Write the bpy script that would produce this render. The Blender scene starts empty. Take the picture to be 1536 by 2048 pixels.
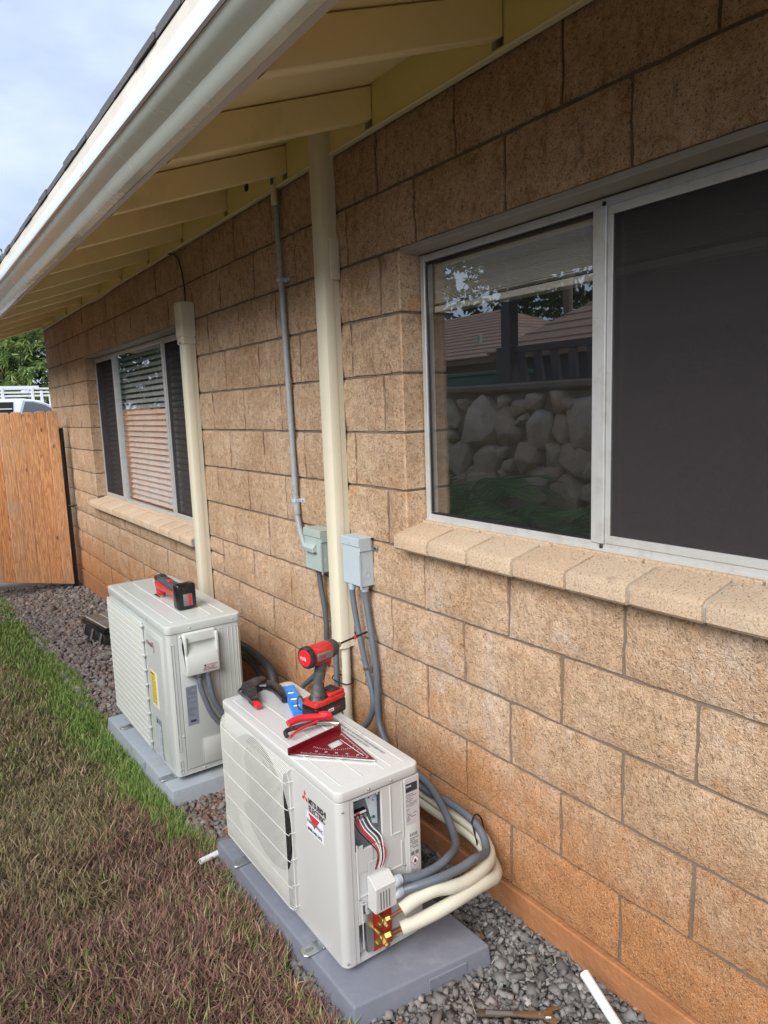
import bpy, bmesh, math, random
import numpy as np
from mathutils import Vector, Matrix, Euler, noise
random.seed(7); rng = np.random.default_rng(7)
S = bpy.context.scene; COL = S.collection
R = math.radians

# ------------------------------------------------------------------ camera, sky, sun, exposure
cam_d = bpy.data.cameras.new('camera'); cam = bpy.data.objects.new('camera', cam_d); COL.objects.link(cam)
cr, cu, cf = Vector((.81925, -.57231, -.03601)), Vector((.11397, .10095, .98834)), Vector((.562, .8138, -.14793))
mw = Matrix((( cr.x, cu.x, -cf.x, -1.4565), (cr.y, cu.y, -cf.y, -.868), (cr.z, cu.z, -cf.z, 1.5158), (0, 0, 0, 1)))
cam.matrix_world = mw
cam_d.sensor_fit = 'VERTICAL'; cam_d.sensor_height = 24; cam_d.lens = 16.5515; cam_d.clip_start = .02; cam_d.clip_end = 500
S.camera = cam
SUN = Vector((-.76, -.36, .62)).normalized()          # towards the sun
W = bpy.data.worlds.new('World'); S.world = W; W.use_nodes = True
nt = W.node_tree; N = nt.nodes; L = nt.links; bg = N['Background']
sky = N.new('ShaderNodeTexSky'); sky.sky_type = 'NISHITA'; sky.sun_disc = False
sky.sun_elevation = math.asin(SUN.z); sky.sun_rotation = math.atan2(SUN.x, SUN.y); sky.air_density = 1.0; sky.dust_density = 2.0
tc = N.new('ShaderNodeTexCoord'); mp = N.new('ShaderNodeMapping'); mp.inputs['Scale'].default_value = (1, 1, 2.2)
n1 = N.new('ShaderNodeTexNoise'); n1.inputs['Scale'].default_value = 2.6; n1.inputs['Detail'].default_value = 7; n1.inputs['Roughness'].default_value = .55
rp = N.new('ShaderNodeValToRGB'); rp.color_ramp.elements[0].position = .36; rp.color_ramp.elements[1].position = .66
rp.color_ramp.elements[0].color = (2.6, 3.25, 4.5, 1); rp.color_ramp.elements[1].color = (4.5, 5.15, 6.35, 1)
mx = N.new('ShaderNodeMix'); mx.data_type = 'RGBA'; mx.inputs[0].default_value = .86
L.new(tc.outputs['Generated'], mp.inputs[0]); L.new(mp.outputs[0], n1.inputs['Vector']); L.new(n1.outputs['Fac'], rp.inputs[0])
L.new(sky.outputs[0], mx.inputs[6]); L.new(rp.outputs[0], mx.inputs[7]); L.new(mx.outputs[2], bg.inputs[0])
bg.inputs['Strength'].default_value = .05
sd = bpy.data.lights.new('sun', 'SUN'); so = bpy.data.objects.new('sun', sd); COL.objects.link(so)
sd.energy = 1.5; sd.angle = R(48); sd.color = (1, .96, .9)
so.rotation_euler = (-SUN).to_track_quat('-Z', 'Y').to_euler()
so.location = (-6, -2, 9)
S.view_settings.view_transform = 'Standard'; S.view_settings.look = 'None'; S.view_settings.exposure = 2.0; S.view_settings.gamma = 1
S.view_settings.use_curve_mapping = False
S.render.engine = 'CYCLES'
S.cycles.max_bounces = 12; S.cycles.diffuse_bounces = 7; S.cycles.transparent_max_bounces = 16

# ------------------------------------------------------------------ materials
def nodes(name):
    m = bpy.data.materials.new(name); m.use_nodes = True
    return m, m.node_tree.nodes, m.node_tree.links, m.node_tree.nodes['Principled BSDF']
def mixc(N, L, fac, a, b):
    x = N.new('ShaderNodeMix'); x.data_type = 'RGBA'
    for i, v in ((0, fac), (6, a), (7, b)):
        if hasattr(v, 'links'): L.new(v, x.inputs[i])
        else: x.inputs[i].default_value = v if i == 0 else (*v[:3], 1)
    return x.outputs[2]
def noi(N, L, vec, scale, detail=3, rough=.5):
    n = N.new('ShaderNodeTexNoise'); n.inputs['Scale'].default_value = scale; n.inputs['Detail'].default_value = detail
    n.inputs['Roughness'].default_value = rough
    if vec is not None: L.new(vec, n.inputs['Vector'])
    return n.outputs['Fac']
def ramp(N, L, v, p0, p1, smooth=True):
    r = N.new('ShaderNodeMapRange'); r.inputs[1].default_value = p0; r.inputs[2].default_value = p1
    if smooth: r.interpolation_type = 'SMOOTHSTEP'
    L.new(v, r.inputs[0]); return r.outputs[0]
def mth(N, L, op, a, b=None):
    m = N.new('ShaderNodeMath'); m.operation = op
    for i, v in ((0, a), (1, b)):
        if v is None: continue
        if hasattr(v, 'links'): L.new(v, m.inputs[i])
        else: m.inputs[i].default_value = v
    return m.outputs[0]
def bump(N, L, b, h, dist, strength=1., prev=None):
    x = N.new('ShaderNodeBump'); x.inputs['Distance'].default_value = dist; x.inputs['Strength'].default_value = strength
    L.new(h, x.inputs['Height'])
    if prev is not None: L.new(prev, x.inputs['Normal'])
    L.new(x.outputs[0], b.inputs['Normal']); return x.outputs[0]
def pos(N):
    return N.new('ShaderNodeNewGeometry').outputs['Position']
def plain(name, c, rough=.5, metal=0, var=.12, vs=14, bs=0, bd=.0005, coat=0, dirt=None, dirt_amt=.35, ds=5):
    """paint / plastic / metal: tone drift, optional fine relief and blotchy dirt"""
    m, N, L, b = nodes(name); p = N.new('ShaderNodeTexCoord').outputs['Object']
    c = np.array(c, float)
    col = mixc(N, L, noi(N, L, p, vs, 4, .6), tuple(c * (1 - var)), tuple(np.minimum(c * (1 + var), 1)))
    if dirt is not None:
        col = mixc(N, L, mth(N, L, 'MULTIPLY', ramp(N, L, noi(N, L, p, ds, 8, .7), .48, .75), dirt_amt), col, dirt)
    L.new(col, b.inputs['Base Color'])
    rr = N.new('ShaderNodeMapRange'); L.new(noi(N, L, p, vs * 2.3, 5, .6), rr.inputs[0])
    rr.inputs[3].default_value = max(rough - .1, .02); rr.inputs[4].default_value = min(rough + .12, 1); L.new(rr.outputs[0], b.inputs['Roughness'])
    b.inputs['Metallic'].default_value = metal; b.inputs['Coat Weight'].default_value = coat
    if bs: bump(N, L, b, noi(N, L, p, bs, 3, .6), bd)
    return m

def block_mat(name, tone=1., smooth=False):
    m, N, L, b = nodes(name); p = pos(N)
    sx = N.new('ShaderNodeSeparateXYZ'); L.new(p, sx.inputs[0]); z = sx.outputs[2]; y = sx.outputs[1]
    oi = N.new('ShaderNodeObjectInfo').outputs['Random']
    big = noi(N, L, p, 3.2, 4, .6); mid = noi(N, L, p, 17, 5, .65); fine = noi(N, L, p, 130, 4, .75); grit = noi(N, L, p, 330, 2, .8)
    base = mixc(N, L, ramp(N, L, big, .36, .64), (.60 * tone, .385 * tone, .235 * tone), (.76 * tone, .54 * tone, .37 * tone))
    base = mixc(N, L, mth(N, L, 'MULTIPLY', ramp(N, L, noi(N, L, p, 8.5, 6, .7), .52, .68), .8), base, (.66 * tone, .36 * tone, .175 * tone))
    base = mixc(N, L, mth(N, L, 'MULTIPLY', oi, .35), base, (.72 * tone, .52 * tone, .355 * tone))
    st = N.new('ShaderNodeMapping'); st.inputs['Scale'].default_value = (1, 26, 9); st.inputs['Rotation'].default_value = (R(12), 0, 0); L.new(p, st.inputs[0])
    stn = noi(N, L, st.outputs[0], 1, 6, .75)
    base = mixc(N, L, mth(N, L, 'MULTIPLY', ramp(N, L, stn, .50, .68), mth(N, L, 'ADD', mth(N, L, 'MULTIPLY', ramp(N, L, z, 1.1, 1.9), .42), .16)), base, (.22 * tone, .12 * tone, .06 * tone))
    mot = noi(N, L, p, 42, 4, .7)
    base = mixc(N, L, mth(N, L, 'MULTIPLY', ramp(N, L, mot, .50, .34), .42), base, (.27 * tone, .16 * tone, .085 * tone))
    base = mixc(N, L, mth(N, L, 'MULTIPLY', ramp(N, L, mot, .52, .66), .40), base, (.84 * tone, .66 * tone, .48 * tone))
    zz = mth(N, L, 'ADD', z, mth(N, L, 'MULTIPLY', mth(N, L, 'SUBTRACT', noi(N, L, p, 4.5, 6, .7), .5), -.9))
    base = mixc(N, L, mth(N, L, 'MULTIPLY', ramp(N, L, zz, .62, .06), .90), base, (.60, .25, .085))
    ef = mth(N, L, 'MULTIPLY', ramp(N, L, noi(N, L, p, 2.4, 7, .75), .50, .66), mth(N, L, 'MULTIPLY', ramp(N, L, z, 1.15, .85), ramp(N, L, z, .30, .62)))
    ef = mth(N, L, 'MULTIPLY', ef, mth(N, L, 'ADD', mth(N, L, 'MULTIPLY', ramp(N, L, y, 1.3, .3), .6), .3))
    base = mixc(N, L, ef, base, (.78, .70, .66))
    base = mixc(N, L, mth(N, L, 'MULTIPLY', ramp(N, L, fine, .47, .36), .80), base, (.20 * tone, .115 * tone, .06 * tone))  # pits darkened in colour: stain plus painted cavity shading
    base = mixc(N, L, mth(N, L, 'MULTIPLY', ramp(N, L, grit, .54, .68), .65), base, (.90, .74, .56))
    L.new(base, b.inputs['Base Color']); b.inputs['Roughness'].default_value = .95; b.inputs['Specular IOR Level'].default_value = .15
    if not smooth:
        frac = mth(N, L, 'ABSOLUTE', mth(N, L, 'SUBTRACT', noi(N, L, p, 11, 6, .72), .5))
    h = mth(N, L, 'ADD', mth(N, L, 'MULTIPLY', mid, 0 if smooth else .8), mth(N, L, 'ADD', mth(N, L, 'MULTIPLY', fine, .7), mth(N, L, 'MULTIPLY', grit, .22)))
    if not smooth: h = mth(N, L, 'ADD', h, mth(N, L, 'MULTIPLY', mth(N, L, 'MINIMUM', frac, .035), 5.))
    bump(N, L, b, h, .006 if smooth else .019, 1.)
    return m

M = {}
M['block'] = block_mat('split_face_block'); M['jamb'] = block_mat('jamb_block', .82, True)
M['mortar'] = plain('mortar', (.16, .12, .09), .95, var=.3, vs=25, bs=120, bd=.003)
M['footing'] = plain('footing', (.34, .145, .06), .95, var=.25, vs=9, bs=70, bd=.004, dirt=(.40, .26, .16), dirt_amt=.3, ds=14)
def sill_mat():
    m, N, L, b = nodes('sill_brick'); p = pos(N); oi = N.new('ShaderNodeObjectInfo').outputs['Random']
    base = mixc(N, L, noi(N, L, p, 7, 5, .6), (.60, .45, .31), (.72, .57, .42))
    base = mixc(N, L, mth(N, L, 'MULTIPLY', oi, .5), base, (.60, .40, .25))
    base = mixc(N, L, mth(N, L, 'MULTIPLY', ramp(N, L, noi(N, L, p, 170, 3, .75), .47, .36), .7), base, (.24, .16, .10))
    base = mixc(N, L, mth(N, L, 'MULTIPLY', ramp(N, L, noi(N, L, p, 260, 2, .75), .55, .68), .6), base, (.80, .72, .60))
    base = mixc(N, L, mth(N, L, 'MULTIPLY', ramp(N, L, noi(N, L, p, 11, 7, .75), .60, .75), .5), base, (.16, .11, .07))
    L.new(base, b.inputs['Base Color']); b.inputs['Roughness'].default_value = .93
    bump(N, L, b, noi(N, L, p, 120, 5, .8), .009, 1.); return m
M['sill'] = sill_mat()
M['sill_grout'] = plain('sill_grout', (.30, .29, .26), .95, var=.2, bs=90, bd=.002)
M['eave'] = plain('eave_paint', (.82, .70, .40), .55, var=.05, vs=5, bs=9, bd=.003, dirt=(.44, .34, .15), dirt_amt=.35, ds=3)
M['eave2'] = plain('eave_trim_paint', (.76, .68, .30), .5, var=.05, vs=6, bs=14, bd=.003)
M['bead'] = plain('bead_trim', (.70, .64, .42), .5, var=.05)
M['gutter'] = plain('gutter_enamel', (.66, .71, .655), .24, var=.04, vs=4, bs=2.5, bd=.004, coat=.3, dirt=(.42, .38, .30), dirt_amt=.35, ds=4)
M['fascia'] = plain('fascia_paint', (.52, .49, .47), .5, var=.05)
M['drip'] = plain('drip_edge', (.50, .47, .41), .5, var=.1, dirt=(.7, .7, .7), dirt_amt=.5, ds=2)
M['lip'] = plain('gutter_lip', (.62, .66, .70), .22, var=.03, coat=.3)
M['shingle'] = plain('asphalt_shingle', (.085, .085, .09), .95, var=.4, vs=60, bs=300, bd=.002)
M['duct'] = plain('line_cover_vinyl', (.60, .565, .445), .38, var=.03, vs=3, bs=3, bd=.002, dirt=(.45, .40, .29), dirt_amt=.25, ds=6)
M['unit'] = plain('unit_enamel_warm', (.55, .555, .545), .33, var=.02, vs=5, coat=.15, dirt=(.55, .52, .46), dirt_amt=.3, ds=6)
M['unit_g'] = plain('unit_enamel_cool', (.54, .57, .55), .34, var=.02, vs=5, coat=.15, dirt=(.48, .48, .43), dirt_amt=.35, ds=7)
M['guard'] = plain('guard_wire', (.70, .71, .66), .4, var=.03)
M['pad'] = plain('pad_plastic', (.18, .195, .24), .62, var=.07, vs=8, bs=60, bd=.0012, dirt=(.36, .35, .36), dirt_amt=.35, ds=9)
M['pad2'] = plain('pad_concrete', (.33, .37, .41), .8, var=.1, vs=9, bs=90, bd=.0015, dirt=(.24, .19, .14), dirt_amt=.45, ds=8)
M['greymetal'] = plain('grey_enamel', (.40, .47, .52), .4, var=.05, vs=7, coat=.1, dirt=(.5, .52, .52), dirt_amt=.3, ds=12)
M['greymetal2'] = plain('grey_enamel_green', (.33, .40, .385), .42, var=.05, vs=7, dirt=(.45, .46, .42), dirt_amt=.4, ds=12)
M['conduit'] = plain('pvc_conduit', (.30, .33, .36), .5, var=.12, vs=12, dirt=(.12, .10, .08), dirt_amt=.6, ds=14)
M['flex'] = plain('liquidtight', (.115, .135, .165), .42, var=.1, vs=20)
M['flex2'] = plain('liquidtight_dark', (.085, .095, .10), .45, var=.1, vs=20)
M['fitting'] = plain('fitting_plastic', (.42, .48, .55), .4, var=.05)
M['galv'] = plain('galvanised_bracket', (.60, .66, .70), .35, .15, var=.12, vs=60)
M['zinc'] = plain('zinc', (.62, .64, .64), .35, 1, var=.1, vs=40)
M['steel'] = plain('chrome_steel', (.5, .47, .44), .22, 1, var=.2, vs=30, dirt=(.25, .14, .08), dirt_amt=.3, ds=25)
M['brass'] = plain('brass', (.40, .26, .085), .5, 1, var=.15, vs=50)
M['copper'] = plain('copper', (.6, .28, .16), .35, 1, var=.15, vs=50)
M['redplate'] = plain('red_valve_plate', (.55, .02, .015), .3, var=.1, vs=20)
M['red'] = plain('tool_red', (.52, .022, .02), .34, var=.08, vs=30, dirt=(.30, .26, .22), dirt_amt=.35, ds=40)
M['redrub'] = plain('grip_red', (.62, .02, .03), .35, var=.1, vs=30)
M['black'] = plain('tool_black', (.018, .018, .02), .5, var=.3, vs=30, bs=350, bd=.0004, dirt=(.30, .26, .22), dirt_amt=.35, ds=40)
M['blackshine'] = plain('black_gloss', (.012, .012, .014), .25, var=.3, vs=30)
M['darkgrey'] = plain('rubber_grey', (.05, .055, .06), .6, var=.2, vs=30, dirt=(.30, .26, .22), dirt_amt=.35, ds=40)
M['maroon'] = plain('maroon_anodised', (.20, .008, .018), .33, .35, var=.12, vs=20)
M['alu_bare'] = plain('bare_aluminium', (.7, .7, .7), .3, 1, var=.08)
M['blue'] = plain('blue_plastic', (.015, .22, .68), .35, var=.06, vs=30, dirt=(.30, .26, .22), dirt_amt=.35, ds=40)
M['white'] = plain('white_paint', (.78, .78, .78), .4, var=.03)
M['pvc'] = plain('white_pvc', (.74, .75, .76), .35, var=.04, dirt=(.38, .22, .12), dirt_amt=.6, ds=22)
M['print'] = plain('black_print', (.03, .03, .035), .6, var=.1)
M['printgrey'] = plain('grey_print', (.16, .16, .16), .6, var=.1)
M['printred'] = plain('red_print', (.55, .03, .05), .5, var=.05)
M['printdkred'] = plain('dark_red_print', (.25, .03, .05), .5, var=.05)
M['sticker'] = plain('sticker_grey', (.50, .48, .50), .35, var=.05)
M['sticker_b'] = plain('sticker_bluegrey', (.24, .27, .34), .35, var=.05)
M['sticker_w'] = plain('sticker_white', (.76, .79, .88), .35, var=.03)
M['yellow'] = plain('yellow_label', (.80, .60, .02), .45, var=.05)
M['pcb'] = plain('pcb_green', (.02, .12, .07), .4, var=.2, vs=60)
M['foam'] = plain('spray_foam', (.62, .55, .46), .8, var=.1, bs=60, bd=.004)
M['tape'] = plain('blue_tape', (.02, .11, .25), .6, var=.1)
M['winframe'] = plain('window_aluminium', (.56, .575, .575), .38, .35, var=.05, vs=12, dirt=(.30, .20, .13), dirt_amt=.35, ds=17)
M['blind'] = plain('blind_slat', (.86, .86, .87), .5, var=.05)
M['blind_raised'] = plain('blind_stack', (.72, .70, .64), .5, var=.06)
M['interior'] = plain('dark_interior', (.035, .035, .035), .9, var=.1)  # near-black colour carries the darkness of the unlit rooms
M['cable'] = plain('cable_jacket', (.62, .56, .42), .5, var=.05)
M['cable_b'] = plain('cable_black', (.012, .012, .014), .4, var=.1)
M['insul_b'] = plain('black_insulation', (.028, .029, .033), .62, var=.25, vs=25, bs=40, bd=.004)
M['hingeblack'] = plain('gate_hardware', (.012, .012, .013), .6, var=.2)
M['truck'] = plain('truck_white', (.74, .78, .82), .25, var=.03, coat=.4)
M['rack'] = plain('ladder_rack', (.72, .74, .76), .35, .2, var=.05)
M['bark'] = plain('bark', (.16, .13, .10), .95, var=.3, vs=9, bs=20, bd=.02)
M['lanai'] = plain('lanai_dark_paint', (.060, .052, .060), .6, var=.12)
M['lanai_wood'] = plain('lanai_fascia', (.22, .14, .09), .7, var=.15)
M['greenpaint'] = plain('green_paint', (.03, .12, .07), .5, var=.15)
M['rock_mortar'] = plain('rock_mortar', (.20, .165, .13), .95, var=.3, vs=9, bs=30, bd=.01)

def insul_mat():
    m, N, L, b = nodes('cream_insulation')
    uv = N.new('ShaderNodeUVMap').outputs[0]
    mp = N.new('ShaderNodeMapping'); mp.inputs['Scale'].default_value = (28, 28, 1); L.new(uv, mp.inputs[0])
    v = N.new('ShaderNodeTexVoronoi'); v.inputs['Scale'].default_value = 1; v.inputs['Randomness'].default_value = 0; L.new(mp.outputs[0], v.inputs['Vector'])
    d = ramp(N, L, v.outputs['Distance'], .42, .12)
    col = mixc(N, L, mth(N, L, 'MULTIPLY', d, .38), (.60, .58, .475), (.20, .19, .14))
    L.new(col, b.inputs['Base Color']); b.inputs['Roughness'].default_value = .6
    bump(N, L, b, v.outputs['Distance'], .0015, .6); return m
M['insul'] = insul_mat()

def wood_mat():
    m, N, L, b = nodes('cedar_board'); tcn = N.new('ShaderNodeTexCoord'); oi = N.new('ShaderNodeObjectInfo').outputs['Random']
    cb = N.new('ShaderNodeCombineXYZ'); L.new(mth(N, L, 'MULTIPLY', oi, 37.), cb.inputs[0]); L.new(mth(N, L, 'MULTIPLY', oi, 91.), cb.inputs[2])
    ad = N.new('ShaderNodeVectorMath'); ad.operation = 'ADD'; L.new(pos(N), ad.inputs[0]); L.new(cb.outputs[0], ad.inputs[1])
    mp = N.new('ShaderNodeMapping'); mp.inputs['Scale'].default_value = (14, 14, .9); L.new(ad.outputs[0], mp.inputs[0])
    n = noi(N, L, mp.outputs[0], 1.3, 4, .55)
    rings = mth(N, L, 'FRACT', mth(N, L, 'MULTIPLY', n, 11.))
    rr = ramp(N, L, rings, .0, 1., True)
    mp2 = N.new('ShaderNodeMapping'); mp2.inputs['Scale'].default_value = (160, 160, 4); L.new(ad.outputs[0], mp2.inputs[0])
    fib = noi(N, L, mp2.outputs[0], 1, 3, .6)
    a = mixc(N, L, oi, (.88, .40, .15), (.80, .47, .25)); d = mixc(N, L, oi, (.46, .16, .05), (.50, .25, .13))
    col = mixc(N, L, mth(N, L, 'MULTIPLY', rr, .85), a, d)
    col = mixc(N, L, mth(N, L, 'MULTIPLY', ramp(N, L, fib, .55, .8), .35), col, (.18, .07, .03))
    mp3 = N.new('ShaderNodeMapping'); mp3.inputs['Scale'].default_value = (13, 13, 5.5); L.new(ad.outputs[0], mp3.inputs[0])
    v = N.new('ShaderNodeTexVoronoi'); v.inputs['Scale'].default_value = 1; L.new(mp3.outputs[0], v.inputs['Vector'])
    col = mixc(N, L, mth(N, L, 'MULTIPLY', ramp(N, L, v.outputs['Distance'], .15, .06), .8), col, (.10, .035, .015))
    gx = ramp(N, L, noi(N, L, ad.outputs[0], 2.3, 5, .6), .55, .75)
    col = mixc(N, L, mth(N, L, 'MULTIPLY', gx, .45), col, (.55, .38, .28))
    L.new(col, b.inputs['Base Color']); b.inputs['Roughness'].default_value = .72
    bump(N, L, b, mth(N, L, 'ADD', mth(N, L, 'MULTIPLY', rr, .4), fib), .0015, .7); return m
M['wood'] = wood_mat()

def glass_mat(name, tint=(1, 1, 1), dirt=.02, refl=1.):
    m = bpy.data.materials.new(name); m.use_nodes = True; N = m.node_tree.nodes; L = m.node_tree.links; N.clear()
    out = N.new('ShaderNodeOutputMaterial'); tr = N.new('ShaderNodeBsdfTransparent'); tr.inputs[0].default_value = (*tint, 1)
    gl = N.new('ShaderNodeBsdfGlossy'); gl.inputs['Roughness'].default_value = .004; gl.inputs['Color'].default_value = (.93, .97, .98, 1)
    fr = N.new('ShaderNodeLayerWeight'); fr.inputs['Blend'].default_value = .5
    p = pos(N); bn = N.new('ShaderNodeBump'); bn.inputs['Distance'].default_value = .0006; bn.inputs['Strength'].default_value = .15
    L.new(noi(N, L, p, 2.2, 1, .4), bn.inputs['Height']); L.new(bn.outputs[0], gl.inputs['Normal'])
    f2 = mth(N, L, 'ADD', mth(N, L, 'MULTIPLY', mth(N, L, 'POWER', fr.outputs['Facing'], 4.2), .55 * refl), .17 * refl)
    m1 = N.new('ShaderNodeMixShader'); L.new(mth(N, L, 'MINIMUM', f2, 1.), m1.inputs[0]); L.new(tr.outputs[0], m1.inputs[1]); L.new(gl.outputs[0], m1.inputs[2])
    df = N.new('ShaderNodeBsdfDiffuse'); df.inputs[0].default_value = (.5, .5, .48, 1)
    m2 = N.new('ShaderNodeMixShader'); L.new(mth(N, L, 'MULTIPLY', noi(N, L, p, 9, 8, .8), dirt * 2), m2.inputs[0])
    L.new(m1.outputs[0], m2.inputs[1]); L.new(df.outputs[0], m2.inputs[2]); L.new(m2.outputs[0], out.inputs[0]); return m
M['glass'] = glass_mat('window_glass', dirt=.012)
M['glass_car'] = glass_mat('car_glass', (.35, .4, .45), .05)
def screen_mat():
    m = bpy.data.materials.new('insect_screen'); m.use_nodes = True; N = m.node_tree.nodes; L = m.node_tree.links; N.clear()
    out = N.new('ShaderNodeOutputMaterial'); tr = N.new('ShaderNodeBsdfTransparent'); p = pos(N)
    df = N.new('ShaderNodeBsdfDiffuse')
    mp = N.new('ShaderNodeMapping'); mp.inputs['Scale'].default_value = (1, 60, 420); L.new(p, mp.inputs[0])
    mp2 = N.new('ShaderNodeMapping'); mp2.inputs['Scale'].default_value = (1, 420, 60); L.new(p, mp2.inputs[0])
    w = mth(N, L, 'ADD', noi(N, L, mp.outputs[0], 1, 2, .6), noi(N, L, mp2.outputs[0], 1, 2, .6))
    c = mixc(N, L, ramp(N, L, w, .5, 1.5), (.040, .036, .039), (.070, .064, .068)); L.new(c, df.inputs[0])
    ms = N.new('ShaderNodeMixShader'); ms.inputs[0].default_value = .55
    L.new(tr.outputs[0], ms.inputs[1]); L.new(df.outputs[0], ms.inputs[2]); L.new(ms.outputs[0], out.inputs[0]); return m
M['screen'] = screen_mat()

def vcol_mat(name, rough=.8, trans=0, bs=0, bd=.001, spec=.3):
    m, N, L, b = nodes(name); a = N.new('ShaderNodeAttribute'); a.attribute_name = 'tone'
    L.new(a.outputs['Color'], b.inputs['Base Color']); b.inputs['Roughness'].default_value = rough; b.inputs['Specular IOR Level'].default_value = spec
    if bs: bump(N, L, b, noi(N, L, pos(N), bs, 4, .6), bd)
    if trans:
        t = N.new('ShaderNodeBsdfTranslucent'); L.new(a.outputs['Color'], t.inputs[0])
        ms = N.new('ShaderNodeMixShader'); ms.inputs[0].default_value = trans
        o = N['Material Output']; L.new(b.outputs[0], ms.inputs[1]); L.new(t.outputs[0], ms.inputs[2]); L.new(ms.outputs[0], o.inputs[0])
    return m
M['grass'] = vcol_mat('grass_blades', .6, .25)
M['stones'] = vcol_mat('gravel_stones', .9, 0, 220, .0016, .2)
M['leaf'] = vcol_mat('leaves', .42, .3)
def ground_mat():
    m, N, L, b = nodes('soil'); p = pos(N)
    sx = N.new('ShaderNodeSeparateXYZ'); L.new(p, sx.inputs[0])
    near = mixc(N, L, noi(N, L, p, 9, 6, .7), (.055, .036, .022), (.12, .085, .05))
    far = mixc(N, L, noi(N, L, p, 1.2, 6, .7), (.05, .075, .025), (.13, .12, .06))
    c = mixc(N, L, ramp(N, L, sx.outputs[0], -1.4, -2.2), near, far)
    drv = mixc(N, L, noi(N, L, p, 30, 4, .6), (.20, .19, .18), (.28, .27, .25))
    c = mixc(N, L, ramp(N, L, sx.outputs[1], 7.2, 7.5), c, drv)
    L.new(c, b.inputs['Base Color']); b.inputs['Roughness'].default_value = 1; bump(N, L, b, noi(N, L, p, 60, 5, .7), .01); return m
M['ground'] = ground_mat()
M['gravelbed'] = plain('gravel_bed_soil', (.085, .075, .068), 1, var=.4, vs=60, bs=60, bd=.006)
def rock_mat():
    m, N, L, b = nodes('lava_rock'); p = pos(N); oi = N.new('ShaderNodeObjectInfo').outputs['Random']
    c = mixc(N, L, noi(N, L, p, 6, 6, .7), (.30, .24, .18), (.78, .70, .58)); c = mixc(N, L, mth(N, L, 'MULTIPLY', oi, .6), c, (.40, .28, .19))
    L.new(c, b.inputs['Base Color']); b.inputs['Roughness'].default_value = .95; bump(N, L, b, noi(N, L, p, 16, 7, .7), .03); return m
M['rock'] = rock_mat()
def roofs_mat():
    m, N, L, b = nodes('brown_shingle'); p = pos(N)
    mp = N.new('ShaderNodeMapping'); mp.inputs['Scale'].default_value = (1.5, 1.5, 1); L.new(p, mp.inputs[0])
    c = mixc(N, L, noi(N, L, mp.outputs[0], 6, 6, .7), (.17, .105, .08), (.36, .24, .18))
    L.new(c, b.inputs['Base Color']); b.inputs['Roughness'].default_value = .95; return m
M['roof_brown'] = roofs_mat()

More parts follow.
